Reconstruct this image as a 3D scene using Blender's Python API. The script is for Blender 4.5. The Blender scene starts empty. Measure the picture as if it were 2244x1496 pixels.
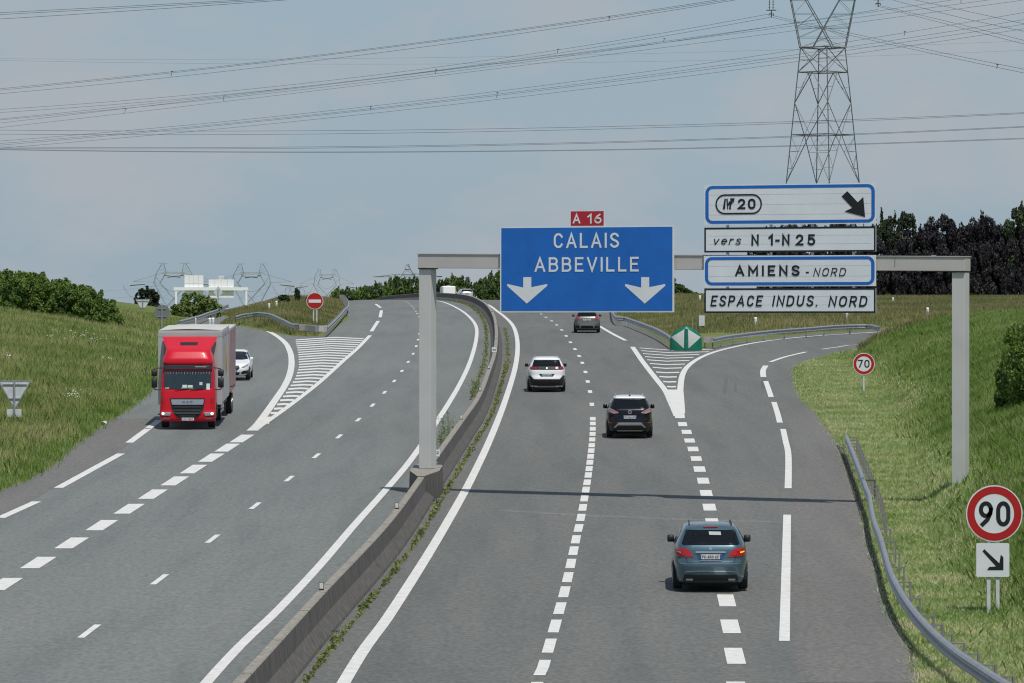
import bpy, bmesh, math, random
import numpy as np
from mathutils import Vector, Matrix
from mathutils.bvhtree import BVHTree
R = math.radians
random.seed(7); rng = np.random.default_rng(7)
S = bpy.context.scene
C = S.collection

# ------------------------------------------------------------------ camera
F = 9800.0; CX, CY = 1122.0, 748.0; HZ = 690.0; ZC = 9.4; G = 0.02684
PITCH = math.atan((CY - HZ) / F)
cam = bpy.data.cameras.new('camera'); camo = bpy.data.objects.new('camera', cam); C.objects.link(camo)
cam.sensor_width = 36; cam.lens = F / 2244 * 36; cam.clip_start = 1; cam.clip_end = 30000
camo.location = (0, 0, ZC); camo.rotation_euler = (math.pi/2 - PITCH, 0, 0); S.camera = camo
S.render.resolution_x = 1024; S.render.resolution_y = 683
S.view_settings.view_transform = 'Standard'; S.view_settings.look = 'None'
S.view_settings.exposure = -0.37; S.view_settings.gamma = 1
S.cycles.filter_width = 1.15
# ------------------------------------------------------------------ sun
SD = Vector((0.18, -0.46, 1.0)).normalized()
sun = bpy.data.lights.new('sun', 'SUN'); suno = bpy.data.objects.new('sun', sun); C.objects.link(suno)
sun.energy = 4.5; sun.angle = R(0.53); sun.color = (1.0, 0.955, 0.89)
suno.rotation_euler = SD.to_track_quat('Z', 'Y').to_euler(); suno.location = (30, -20, 80)
# ------------------------------------------------------------------ world
w = bpy.data.worlds.new('World'); S.world = w; w.use_nodes = True
nt = w.node_tree; nt.nodes.clear(); N = nt.nodes.new; L = nt.links.new
out = N('ShaderNodeOutputWorld'); bg = N('ShaderNodeBackground'); bg.inputs['Strength'].default_value = 0.117
sky = N('ShaderNodeTexSky'); sky.sky_type = 'NISHITA'; sky.sun_disc = False
sky.sun_elevation = math.asin(SD.z); sky.sun_rotation = math.atan2(SD.x, SD.y)
sky.air_density = 1.0; sky.dust_density = 1.2; sky.ozone_density = 1.5; sky.altitude = 50
tc = N('ShaderNodeTexCoord'); mp = N('ShaderNodeMapping'); mp.inputs['Scale'].default_value = (16, 16, 34)
n1 = N('ShaderNodeTexNoise'); n1.inputs['Scale'].default_value = 1.0; n1.inputs['Detail'].default_value = 5; n1.inputs['Roughness'].default_value = 0.55
rp = N('ShaderNodeValToRGB'); rp.color_ramp.elements[0].position = 0.44; rp.color_ramp.elements[1].position = 0.62
mx = N('ShaderNodeMix'); mx.data_type = 'RGBA'; mx.inputs['B'].default_value = (4.55, 4.85, 5.3, 1)
mul = N('ShaderNodeMath'); mul.operation = 'MULTIPLY'; mul.inputs[1].default_value = 0.8
tint = N('ShaderNodeMix'); tint.data_type = 'RGBA'; tint.inputs['Factor'].default_value = 0.85
tint.inputs['B'].default_value = (3.85, 4.85, 5.75, 1)
L(tc.outputs['Generated'], mp.inputs['Vector']); L(mp.outputs['Vector'], n1.inputs['Vector']); L(n1.outputs['Fac'], rp.inputs['Fac'])
L(rp.outputs['Color'], mul.inputs[0]); L(mul.outputs[0], mx.inputs['Factor'])
sx = N('ShaderNodeSeparateXYZ'); L(tc.outputs['Generated'], sx.inputs[0]); mr = N('ShaderNodeMapRange'); mr.interpolation_type = 'SMOOTHSTEP'
mr.inputs['From Min'].default_value = 0.10; mr.inputs['From Max'].default_value = 0.55; L(sx.outputs['Z'], mr.inputs['Value'])
zen = N('ShaderNodeMix'); zen.data_type = 'RGBA'; zen.inputs['A'].default_value = (3.5, 4.65, 5.6, 1); zen.inputs['B'].default_value = (1.0, 1.75, 3.2, 1)   # bright hazy horizon, deeper blue overhead
L(mr.outputs[0], zen.inputs['Factor']); L(zen.outputs['Result'], tint.inputs['B'])
L(sky.outputs['Color'], tint.inputs['A']); L(tint.outputs['Result'], mx.inputs['A']); L(mx.outputs['Result'], bg.inputs['Color']); L(bg.outputs[0], out.inputs['Surface'])

# ------------------------------------------------------------------ helpers: materials
MC = {}
def mat(name, col, rough=0.6, metal=0.0, noise=0.0, nscale=5.0, coat=0.0, spec=0.5, emit=None, bump=0.0, stretch=None, col2=None):
    if name in MC: return MC[name]
    m = bpy.data.materials.new(name); m.use_nodes = True; t = m.node_tree; b = t.nodes['Principled BSDF']
    b.inputs['Base Color'].default_value = (*col, 1); b.inputs['Roughness'].default_value = rough; b.inputs['Metallic'].default_value = metal
    b.inputs['Coat Weight'].default_value = coat; b.inputs['Coat Roughness'].default_value = 0.04; b.inputs['Specular IOR Level'].default_value = spec
    if emit: b.inputs['Emission Color'].default_value = (*emit[0], 1); b.inputs['Emission Strength'].default_value = emit[1]
    if noise > 0 or bump > 0:
        c = t.nodes.new('ShaderNodeTexCoord'); mp_ = t.nodes.new('ShaderNodeMapping'); nn = t.nodes.new('ShaderNodeTexNoise')
        if stretch: mp_.inputs['Scale'].default_value = stretch
        nn.inputs['Scale'].default_value = nscale; nn.inputs['Detail'].default_value = 6
        t.links.new(c.outputs['Object'], mp_.inputs['Vector']); t.links.new(mp_.outputs['Vector'], nn.inputs['Vector'])
        r = t.nodes.new('ShaderNodeValToRGB'); e = r.color_ramp.elements
        e[0].position = 0.3; e[1].position = 0.7
        k = noise; c2 = col2 or tuple(min(1, x*(1+k)) for x in col)
        e[0].color = (*[x*(1-k) for x in col], 1); e[1].color = (*c2, 1)
        t.links.new(nn.outputs['Fac'], r.inputs['Fac']); t.links.new(r.outputs['Color'], b.inputs['Base Color'])
        if bump > 0:
            bp = t.nodes.new('ShaderNodeBump'); bp.inputs['Strength'].default_value = bump; bp.inputs['Distance'].default_value = 0.02
            t.links.new(nn.outputs['Fac'], bp.inputs['Height']); t.links.new(bp.outputs['Normal'], b.inputs['Normal'])
    MC[name] = m; return m

def ramp(t, stops):
    r = t.nodes.new('ShaderNodeValToRGB'); e = r.color_ramp.elements
    while len(e) < len(stops): e.new(0.5)
    for i, (p, c) in enumerate(stops): e[i].position = p; e[i].color = (*c, 1)
    return r

def asphalt(name, a, b_, warm):
    m = bpy.data.materials.new(name); m.use_nodes = True; t = m.node_tree; b = t.nodes['Principled BSDF']
    b.inputs['Roughness'].default_value = 0.82; b.inputs['Specular IOR Level'].default_value = 0.35
    c = t.nodes.new('ShaderNodeTexCoord')
    def nz(scale, st, det=4):
        mp_ = t.nodes.new('ShaderNodeMapping'); mp_.inputs['Scale'].default_value = st
        n = t.nodes.new('ShaderNodeTexNoise'); n.inputs['Scale'].default_value = scale; n.inputs['Detail'].default_value = det
        t.links.new(c.outputs['Object'], mp_.inputs['Vector']); t.links.new(mp_.outputs['Vector'], n.inputs['Vector']); return n
    big = nz(0.12, (1, 0.22, 1)); r1 = ramp(t, [(0.3, a), (0.7, b_)])
    t.links.new(big.outputs['Fac'], r1.inputs['Fac'])
    mid = nz(0.9, (1.1, 0.06, 1), 6); r2 = ramp(t, [(0.34, (0.90,)*3), (0.5, (1.0,)*3), (0.72, warm)])
    t.links.new(mid.outputs['Fac'], r2.inputs['Fac'])
    fine = nz(9, (1, .5, 1), 4); r3 = ramp(t, [(0.3, (0.78,)*3), (0.7, (1.2,)*3)])
    t.links.new(fine.outputs['Fac'], r3.inputs['Fac'])
    def mult(x, y):
        q = t.nodes.new('ShaderNodeMix'); q.data_type = 'RGBA'; q.blend_type = 'MULTIPLY'; q.inputs['Factor'].default_value = 1
        t.links.new(x, q.inputs['A']); t.links.new(y, q.inputs['B']); return q.outputs['Result']
    o1 = mult(r1.outputs['Color'], r2.outputs['Color']); o2 = mult(o1, r3.outputs['Color'])
    t.links.new(o2, b.inputs['Base Color'])
    bp = t.nodes.new('ShaderNodeBump'); bp.inputs['Strength'].default_value = 0.25; bp.inputs['Distance'].default_value = 0.01
    t.links.new(fine.outputs['Fac'], bp.inputs['Height']); t.links.new(bp.outputs['Normal'], b.inputs['Normal'])
    return m

def foliage(name, cols, trans=0.25, nscale=0.35, rough=0.6, patch=0.0):
    m = bpy.data.materials.new(name); m.use_nodes = True; t = m.node_tree; b = t.nodes['Principled BSDF']
    b.inputs['Roughness'].default_value = rough; b.inputs['Specular IOR Level'].default_value = 0.3
    g = t.nodes.new('ShaderNodeNewGeometry'); n = t.nodes.new('ShaderNodeTexNoise'); n.inputs['Scale'].default_value = nscale; n.inputs['Detail'].default_value = 4
    t.links.new(g.outputs['Position'], n.inputs['Vector'])
    a = t.nodes.new('ShaderNodeMath'); a.operation = 'MULTIPLY_ADD'; a.inputs[1].default_value = 0.35; 
    t.links.new(g.outputs['Random Per Island'], a.inputs[0]); 
    s_ = t.nodes.new('ShaderNodeMath'); s_.operation = 'MULTIPLY_ADD'; s_.inputs[1].default_value = 1.3; s_.inputs[2].default_value = -0.32
    if patch > 0:
        s_.inputs[1].default_value = 1.3+patch; s_.inputs[2].default_value = -0.32-patch/2
        n2 = t.nodes.new('ShaderNodeTexNoise'); n2.inputs['Scale'].default_value = nscale*7; n2.inputs['Detail'].default_value = 3; t.links.new(g.outputs['Position'], n2.inputs['Vector'])
        av = t.nodes.new('ShaderNodeMix'); av.inputs['Factor'].default_value = .42; t.links.new(n.outputs['Fac'], av.inputs['A']); t.links.new(n2.outputs['Fac'], av.inputs['B']); t.links.new(av.outputs['Result'], s_.inputs[0])
    else: t.links.new(n.outputs['Fac'], s_.inputs[0])
    t.links.new(s_.outputs[0], a.inputs[2])
    k = len(cols); r = ramp(t, [((i+0.5)/k, c) for i, c in enumerate(cols)])
    t.links.new(a.outputs[0], r.inputs['Fac']); t.links.new(r.outputs['Color'], b.inputs['Base Color'])
    tr = t.nodes.new('ShaderNodeBsdfTranslucent'); t.links.new(r.outputs['Color'], tr.inputs['Color'])
    mxs = t.nodes.new('ShaderNodeMixShader'); mxs.inputs[0].default_value = trans
    t.links.new(b.outputs[0], mxs.inputs[1]); t.links.new(tr.outputs[0], mxs.inputs[2])
    t.links.new(mxs.outputs[0], t.nodes['Material Output'].inputs['Surface'])
    return m

# ------------------------------------------------------------------ helpers: objects
def tag(o, label=None, cat=None, group=None, kind=None):
    if label: o['label'] = label
    if cat: o['category'] = cat
    if group: o['group'] = group
    if kind: o['kind'] = kind
    return o
def empty(name, loc, label, cat, group=None, rot=(0, 0, 0)):
    o = bpy.data.objects.new(name, None); C.objects.link(o); o.location = loc; o.rotation_euler = rot; o.empty_display_size = 0.3
    return tag(o, label, cat, group)
class MB:
    def __init__(s): s.v = []; s.f = []; s.m = []
    def add(s, vs, fs, mi=0):
        k = len(s.v); s.v += [tuple(v) for v in vs]; s.f += [tuple(k+i for i in f) for f in fs]; s.m += [mi]*len(fs); return s
    def box(s, x0, x1, y0, y1, z0, z1, M=None, mi=0):
        vs = [(x, y, z) for z in (z0, z1) for y in (y0, y1) for x in (x0, x1)]
        if M is not None: vs = [M @ Vector(v) for v in vs]
        return s.add(vs, [(0, 2, 3, 1), (4, 5, 7, 6), (0, 1, 5, 4), (2, 6, 7, 3), (0, 4, 6, 2), (1, 3, 7, 5)], mi)
    def tube(s, a, b, r, r2=None, n=6, mi=0):
        a = Vector(a); b = Vector(b); d = (b-a)
        if d.length < 1e-6: return s
        q = d.to_track_quat('Z', 'Y'); r2 = r if r2 is None else r2
        vs = [a + q @ Vector((r*math.cos(2*math.pi*i/n), r*math.sin(2*math.pi*i/n), 0)) for i in range(n)]
        vs += [b + q @ Vector((r2*math.cos(2*math.pi*i/n), r2*math.sin(2*math.pi*i/n), 0)) for i in range(n)]
        fs = [(i, (i+1) % n, n+(i+1) % n, n+i) for i in range(n)] + [tuple(range(n-1, -1, -1)), tuple(range(n, 2*n))]
        return s.add(vs, fs, mi)
    def poly(s, pts, r, n=4):
        for a, b in zip(pts[:-1], pts[1:]): s.tube(a, b, r, n=n)
        return s
    def cyl_x(s, cx, cy, cz, r, wdt, n=24, mi=0):
        return s.tube((cx-wdt/2, cy, cz), (cx+wdt/2, cy, cz), r, n=n, mi=mi)
    def build(s, name, mats, parent=None, smooth=False, world=False, bevel=0):
        me = bpy.data.meshes.new(name); v = s.v
        if world and parent is not None:
            l = parent.location; v = [(p[0]-l.x, p[1]-l.y, p[2]-l.z) for p in v]
        me.from_pydata(v, [], s.f)
        for mm in (mats if isinstance(mats, (list, tuple)) else [mats]): me.materials.append(mm)
        if any(s.m): me.polygons.foreach_set('material_index', s.m)
        if smooth: me.polygons.foreach_set('use_smooth', [True]*len(me.polygons))
        me.update(); o = bpy.data.objects.new(name, me); C.objects.link(o)
        if parent is not None: o.parent = parent
        if bevel:
            b = o.modifiers.new('bevel', 'BEVEL'); b.width = bevel; b.segments = 2; b.limit_method = 'ANGLE'
        return o
def npmesh(name, V, Fc, m, parent=None):
    me = bpy.data.meshes.new(name); nv = len(V); k = Fc.shape[1]; nf = len(Fc)
    me.vertices.add(nv); me.vertices.foreach_set('co', V.astype(np.float32).ravel())
    me.loops.add(nf*k); me.loops.foreach_set('vertex_index', Fc.astype(np.int32).ravel())
    me.polygons.add(nf); me.polygons.foreach_set('loop_start', np.arange(0, nf*k, k, dtype=np.int32))
    try: me.polygons.foreach_set('loop_total', np.full(nf, k, dtype=np.int32))
    except Exception: pass
    me.materials.append(m); me.update(); me.validate()
    o = bpy.data.objects.new(name, me); C.objects.link(o)
    if parent is not None: o.parent = parent
    return o

# ------------------------------------------------------------------ ground height
def sstep(a, b, x): t = np.clip((x-a)/(b-a), 0, 1); return t*t*(3-2*t)
def Hc(y, r):
    y = np.asarray(y, float); d0 = 278.0
    yk = d0 + r*(G+0.0137)
    q = np.clip(y-d0, 0, yk-d0); z = G*np.minimum(y, yk) - q*q/(2*r) - 0.0137*np.maximum(0, y-yk)
    return np.where(y > d0, np.maximum(z, 7.5), z)
def H(x, y):
    t = sstep(-27, -17, np.asarray(x, float)); return Hc(y, 5700.)*(1-t) + Hc(y, 10500.)*t
def ray(px, py):
    return np.array([px-CX, F*math.cos(PITCH)+(CY-py)*math.sin(PITCH), -F*math.sin(PITCH)+(CY-py)*math.cos(PITCH)])/F
def gnd(px, py, h=0.0):
    d = ray(px, py); lo = 40.0
    ts = np.arange(40, 700, 1.0); X = d[0]*ts; Y = d[1]*ts; Z = ZC+d[2]*ts; g = Z-(H(X, Y)+h)
    i = int(np.argmax(g < 0)) if (g < 0).any() else int(np.argmin(g))
    if i == 0: t = ts[int(np.argmin(g))]
    else: t = ts[i-1] + g[i-1]/(g[i-1]-g[i]) if g[i] < 0 else ts[i]
    return float(d[0]*t), float(d[1]*t)
def at(px, py, y):
    d = ray(px, py); k = y/d[1]; return Vector((d[0]*k, y, ZC+d[2]*k))
def smooth_line(P, step=2.0):
    P = np.array(P, float)
    if len(P) < 3: Q = P
    else:
        E = np.vstack([2*P[0]-P[1], P, 2*P[-1]-P[-2]]); Q = []
        for i in range(1, len(E)-2):
            p0, p1, p2, p3 = E[i-1], E[i], E[i+1], E[i+2]; n = max(2, int(np.linalg.norm(p2-p1)/step)+1)
            for t in np.linspace(0, 1, n, endpoint=False):
                Q.append(0.5*((2*p1)+(-p0+p2)*t+(2*p0-5*p1+4*p2-p3)*t*t+(-p0+3*p1-3*p2+p3)*t**3))
        Q.append(E[-2]); Q = np.array(Q)
    d = np.r_[0, np.cumsum(np.linalg.norm(np.diff(Q, axis=0), axis=1))]; n = max(2, int(d[-1]/step)+1)
    t = np.linspace(0, d[-1], n); return np.stack([np.interp(t, d, Q[:, k]) for k in range(2)], 1)

# median barrier centre line (metres)
BAR = smooth_line([(-6.4, 40), (-4.84, 79), (-4.16, 96.5), (-3.24, 119), (-2.55, 146), (-1.95, 170), (-1.43, 192), (-1.12, 222), (-0.95, 246), (-0.97, 278), (-1.22, 315), (-1.7, 348),
                   (-2.4, 380), (-3.8, 425), (-5.2, 455), (-7.75, 495), (-12.7, 560), (-20, 630), (-31, 710)])
def barx(y): return np.interp(y, BAR[:, 1], BAR[:, 0])

# grass region outlines
def gl(pts): return [gnd(*p) for p in pts]
edgeL = gl([(0, 1075), (64, 1050), (120, 1018), (168, 974), (225, 932), (281, 898), (303, 882), (329, 860), (346, 835), (362, 790), (380, 745), (392, 716), (428, 705), (470, 690)])
regA = [(-17.5, 40), (-17.0, 110)] + edgeL + [(-30, 440), (-34, 700), (-400, 700), (-400, 40)]
regB = gl([(478, 713), (527, 713), (560, 721), (600, 729), (645, 737), (700, 737), (722, 722), (745, 700), (758, 680), (765, 669)]) + [(-17.8, 470), (-22, 540), (-29, 620), (-30, 700), (-33.2, 700), (-29, 440), (-26.5, 400)] + gl([(505, 697), (482, 708)])
gB = gl([(1470, 764), (1440, 739), (1400, 716), (1370, 699), (1340, 688)])
gR = gl([(1990, 716), (1930, 722), (1860, 726), (1780, 731), (1700, 739), (1620, 749), (1560, 760), (1545, 765)])
regC = gB + [(9.5, 430), (7.5, 480), (2, 560), (-5, 630), (-14, 700), (400, 700), (400, 480), (60, 362), (45, 343), (36, 331)] + gR
edgeR = gl([(2009, 1493), (2001, 1425), (1959, 1358), (1931, 1282), (1907, 1194), (1883, 1091), (1860, 1023), (1832, 968), (1810, 940), (1787, 906), (1757, 879), (1744, 853), (1737, 823), (1738, 804), (1761, 793), (1791, 784), (1832, 773), (1862, 768)])
regD = [(9.5, 40)] + edgeR + [(24, 283), (28.5, 294), (36, 308), (50, 328), (70, 350), (400, 460), (400, 40)]
yF = 470
gfl = [(barx(y)-14.2, y) for y in (470, 510, 560, 630, 700)]
def sdist(poly, X, Y):
    P = np.array(poly); X = np.asarray(X, float); Y = np.asarray(Y, float)
    best = np.full(X.shape, 1e9); ins = np.zeros(X.shape, bool)
    for a, b in zip(P, np.roll(P, -1, 0)):
        e = b-a; l2 = e@e
        if l2 < 1e-9: continue
        t = np.clip(((X-a[0])*e[0]+(Y-a[1])*e[1])/l2, 0, 1)
        best = np.minimum(best, (X-a[0]-t*e[0])**2+(Y-a[1]-t*e[1])**2)
        c = ((a[1] > Y) != (b[1] > Y)); xi = a[0]+(Y-a[1])/(e[1] if abs(e[1]) > 1e-9 else 1e-9)*e[0]
        ins ^= c & (X < xi)
    d = np.sqrt(best); return np.where(ins, d, -d)
def edge0(o): return np.clip(o*0.12, -0.08, 0.07)
def offs(X, Y):
    oA = sdist(regA, X, Y); oB = sdist(regB, X, Y); oC = sdist(regC, X, Y); oD = sdist(regD, X, Y)
    fade = 1-sstep(380, 520, Y)
    fA = edge0(oA) + np.minimum(1.9, 0.16*np.maximum(0, oA-np.interp(Y, [150, 200, 240], [4.2, 3.6, 1.5])))*fade
    fB = edge0(oB) + np.minimum(1.5, 0.15*np.maximum(0, oB-0.3))*sstep(-33, -20, X)
    fC = edge0(oC) + np.minimum(0.3, 0.05*np.maximum(0, oC-1))
    zt = np.interp(Y, [150, 220, 300, 350, 420], [4.6, 3.3, 2.0, 1.0, 0.4])
    st = np.interp(Y, [100, 125, 145, 185, 230, 268], [2.0, 1.45, 1.5, 3.2, 4.0, 0.9]); q_ = np.maximum(0, oD-st); fD = edge0(oD) + zt*np.tanh(0.46*np.sqrt(q_*q_+.04*q_)*np.clip(q_, 0, 1)/zt)
    r = np.maximum(np.maximum(fA, fB), np.maximum(fC, fD))
    far = sstep(640, 700, Y); r = np.where(Y > 640, np.maximum(r, 0.1*far), r)
    r = np.where(Y >= 690, 0.1, r)
    return r, (oA, oB, oC, oD)
def T(x, y):
    r, _ = offs(np.array([float(x)]), np.array([float(y)])); return float(H(x, y)+r[0])
def onT(px, y):
    x = (px-CX)/F*y*1.0003; return Vector((x, y, T(x, y)))

# ------------------------------------------------------------------ terrain
ys = np.r_[np.arange(40, 80, 4), np.arange(80, 360, 1.25), np.arange(360, 480, 2.5), np.arange(480, 700, 10), np.geomspace(700, 12000, 26)]
xs = np.r_[-np.geomspace(4000, 62, 16), np.arange(-60, -14, 0.6), np.arange(-14, 4, 2), np.arange(4, 34, 0.45), np.arange(34, 62, 1.5), np.geomspace(64, 4000, 16)]
XX, YY = np.meshgrid(xs, ys); rr, _ = offs(XX, YY)
ZZ = H(XX, YY) + rr
und = 0.12*np.sin(XX*0.31+YY*0.17)*np.sin(YY*0.11-XX*0.07) * np.clip((rr-0.15)/0.6, 0, 1); ZZ = ZZ+und
V = np.stack([XX.ravel(), YY.ravel(), ZZ.ravel()], 1); nx = len(xs); ny = len(ys)
ii = (np.arange(ny-1)[:, None]*nx + np.arange(nx-1)[None]).ravel()
Fq = np.stack([ii, ii+1, ii+nx+1, ii+nx], 1)
def ground_mat():
    m = bpy.data.materials.new('grass_ground'); m.use_nodes = True; t = m.node_tree; b = t.nodes['Principled BSDF']; b.inputs['Roughness'].default_value = 0.95; b.inputs['Specular IOR Level'].default_value = 0.1
    g = t.nodes.new('ShaderNodeNewGeometry'); n = t.nodes.new('ShaderNodeTexNoise'); n.inputs['Scale'].default_value = 0.25; n.inputs['Detail'].default_value = 8; n.inputs['Roughness'].default_value = 0.7
    t.links.new(g.outputs['Position'], n.inputs['Vector'])
    r = ramp(t, [(0.3, (0.08, 0.12, 0.03)), (0.5, (0.13, 0.17, 0.05)), (0.7, (0.20, 0.19, 0.08))]); t.links.new(n.outputs['Fac'], r.inputs['Fac']); t.links.new(r.outputs['Color'], b.inputs['Base Color'])
    return m
GM = ground_mat()
terr = npmesh('ground', V, Fq, GM); tag(terr, kind='structure')
terr.data.polygons.foreach_set('use_smooth', [True]*len(terr.data.polygons))

# ------------------------------------------------------------------ road sheets
asL = asphalt('asphalt_left', (0.150, 0.163, 0.158), (0.176, 0.188, 0.182), (1.07, 1.05, 1.02))
asR = asphalt('asphalt_right', (0.128, 0.133, 0.126), (0.154, 0.158, 0.149), (1.10, 1.07, 1.03))
asS = asphalt('asphalt_shoulder', (0.140, 0.138, 0.131), (0.168, 0.164, 0.155), (1.05, 1.02, 1.0))
def sheet(name, x0f, x1f, m, dz, y0=45, y1=700, nxs=24):
    yy = np.arange(y0, y1, 2.5); Vv = []; 
    for y in yy:
        x = np.linspace(x0f(y), x1f(y), nxs); Vv.append(np.stack([x, np.full(nxs, y), H(x, y)+dz], 1))
    Vv = np.vstack(Vv); ny_ = len(yy); i = (np.arange(ny_-1)[:, None]*nxs+np.arange(nxs-1)[None]).ravel()
    o = npmesh(name, Vv, np.stack([i, i+1, i+nxs+1, i+nxs], 1), m); o.data.polygons.foreach_set('use_smooth', [True]*len(i)); return tag(o, kind='structure')
sheet('road', lambda y: -48, lambda y: barx(y), asL, 0.0, nxs=60)
sheet('road', lambda y: barx(y), lambda y: 50, asR, 0.0, nxs=60)

# ------------------------------------------------------------------ markings
paint = mat('road_paint', (0.70, 0.70, 0.665), 0.7, noise=0.16, nscale=4.5, col2=(0.74, 0.74, 0.71))
mkb = MB()
def strip(P, wd, mb=None, dz=0.008, w1=None):
    P = np.array(P); n = len(P); tn = np.gradient(P, axis=0); tn /= np.linalg.norm(tn, axis=1)[:, None]; nr = np.stack([tn[:, 1], -tn[:, 0]], 1)
    ws = np.linspace(wd, w1 if w1 is not None else wd, n)[:, None]/2
    Lp = P-nr*ws; Rp = P+nr*ws; vs = [(a[0], a[1], float(H(a[0], a[1]))+dz) for a in np.vstack([Lp, Rp])]
    (mb or mkb).add(vs, [(i, n+i, n+i+1, i+1) for i in range(n-1)])
def pline(px, wd, step=2.0, ext=None, w1=None, dz=0.008):
    P = gl(px); P = P+(ext or []); strip(smooth_line(P, step), wd, w1=w1, dz=dz)
def quad(pts, dz=0.008, mb=None):
    vs = [(*gnd(*p),) for p in pts]; vs = [(x, y, float(H(x, y))+dz) for x, y in vs]; (mb or mkb).add(vs, [tuple(range(len(vs)))])
# left carriageway: median-side edge line
P = gl([(455, 1493), (610, 1336), (700, 1240), (777, 1150), (843, 1076), (900, 1008), (950, 935), (1003, 850), (1031, 790), (1044, 740), (1042, 712), (1024, 690), (1000, 674)])
strip(smooth_line([(P[0][0]-0.9, 45)]+P+[(barx(y)-1.6, y) for y in (470, 500, 560, 620)]), 0.24)
# lane dashes: 3 m every 13 m
dl = gl([(-80, 1600), (196, 1383), (352, 1268), (472, 1176), (566, 1103), (641, 1043), (699, 994), (748, 952), (789, 916), (820, 884), (846, 856), (867, 831), (884, 808), (907, 772), (918, 735), (921, 700)])
dlS = smooth_line(dl+[(barx(470)-5.3, 470), (barx(520)-5.3, 520)], 0.5)
y0 = gnd(196, 1383)[1]
def dashes(Sm, ystart, period, length, wd, ymax, ymin=45):
    yk = ystart - period*math.ceil((ystart-ymin)/period)
    while yk < ymax:
        a = max(yk-length/2, Sm[0, 1]); b = yk+length/2
        if a > ymin and b < Sm[-1, 1]:
            yy_ = np.linspace(a, b, 3); strip(np.stack([np.interp(yy_, Sm[:, 1], Sm[:, 0]), yy_], 1), wd)
        yk += period
dashes(dlS, y0, 12.95, 2.9, 0.155, 520)
# left wide dashes of the merging lane
wl = [(8, 1280), (84, 1233), (157, 1190), (223, 1151), (283, 1115), (335, 1083), (383, 1054), (424, 1028), (463, 1003), (498, 981), (530, 961)]
hx = lambda y: 33*(y-427)/853; hy = lambda y: (y-427)*0.0135+1
for (x, y) in wl + [(-75, 1333), (-165, 1390), (-262, 1455)]:
    k = (y-427)/(1190-427); dy = 11.5*k+0.4; sl = 1.62; w2 = 18.5*k+1.5
    quad([(x-w2-dy*sl*0.95, y+dy), (x+w2-dy*sl*0.95, y+dy), (x+w2+dy*sl*0.95, y-dy), (x-w2+dy*sl*0.95, y-dy)])
# left outer shoulder dashes
for a, b in (((-230, 1240), (-70, 1168)), ((0, 1135), (80, 1099)), ((128, 1069), (265, 994)), ((283, 970), (349, 921)), ((360, 910), (400, 872))):
    pline([a, b], 0.30, 2)
# gore of the merging lane
quad([(540, 944), (565, 944), (600, 915), (572, 915)], dz=0.012)
pline([(553, 944), (578, 912), (604, 875), (624, 845), (635, 820), (639, 795), (636, 772), (624, 750), (600, 732), (575, 720), (553, 714)], 0.34)
pline([(553, 944), (584, 925), (640, 885), (700, 838), (750, 793), (785, 762), (811, 735)], 0.26, dz=0.016)
for a, b in (((814, 726), (829, 703)), ((833, 695), (836, 680)), ((834, 674), (823, 666))): pline([a, b], 0.26)
hb = MB()
lef = [(648, 742), (654, 770), (655, 800), (647, 825), (628, 855), (606, 885), (589, 908), (577, 920)]
rig = [(797, 740), (765, 772), (735, 800), (702, 828), (665, 858), (627, 888), (601, 908), (590, 918)]
def xin(tab, y): t = sorted(tab, key=lambda p: p[1]); return float(np.interp(y, [p[1] for p in t], [p[0] for p in t]))
yk = gnd(650, 740)[1]
def rowof(d): return 427+9.4*F/d
d_ = 185.5
while d_ < 300:
    r_ = rowof(d_)+ (0 if d_ < 278 else 0)
    xl, xr = xin(lef, r_), xin(rig, r_); xm = xl*0.42+xr*0.58; hh = max(1.5, 1.9*9.4*F/d_/d_)
    up = 6*(xr-xl)/150
    quad([(xl, r_+up+hh), (xm, r_+hh), (xm, r_), (xl, r_+up)], mb=hb); quad([(xm, r_+hh), (xr, r_+hh+up*0.5), (xr, r_+up*0.5), (xm, r_)], mb=hb)
    d_ += 4.1
hb2 = hb; hb = None
# right carriageway: median-side edge
P = gl([(755, 1493), (852, 1350), (940, 1212), (1000, 1110), (1035, 1045), (1075, 960), (1108, 875), (1130, 800), (1134, 750), (1125, 715), (1106, 694), (1090, 682)])
strip(smooth_line([(P[0][0]-0.9, 45)]+P+[(barx(y)+1.5, y) for y in (430, 470, 500, 560, 640)]), 0.27)
# middle dashes
md = gl([(1170, 1540), (1190, 1463), (1204, 1415), (1216, 1372), (1227, 1333), (1237, 1297), (1251, 1235), (1263, 1178), (1273, 1134), (1284, 1073), (1291, 1027), (1298, 961), (1299, 917), (1297, 886), (1293, 858), (1288, 836), (1283, 815), (1276, 795), (1268, 778), (1250, 750), (1230, 722), (1209, 703), (1187, 689)])
mdS = smooth_line([(md[0][0]-0.6, 50)]+md+[(barx(420)+5.2, 420), (barx(520)+5.2, 520)], 0.5)
ysd = [1463, 1415, 1372, 1333, 1297, 1265, 1235, 1207, 1182, 1157, 1134, 1112, 1092, 1073, 1057, 1041, 1027, 1013, 1000, 987.5, 975.5, 963, 951, 939.5, 928, 917.5]
for k, yy_ in enumerate([1620, 1565, 1513]+ysd):
    x_, d_ = gnd(1200, yy_); q = np.linspace(d_-1.45, d_+1.45, 3); strip(np.stack([np.interp(q, mdS[:, 1], mdS[:, 0]), q], 1), 0.235)
for yy_ in (886, 858, 836, 815, 795, 780, 765, 750, 736, 723, 712, 703, 695, 688, 682, 676):
    x_, d_ = gnd(1200, yy_); q = np.linspace(d_-1.5, d_+1.5, 3); strip(np.stack([np.interp(q, mdS[:, 1], mdS[:, 0]), q], 1), 0.2)
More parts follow.
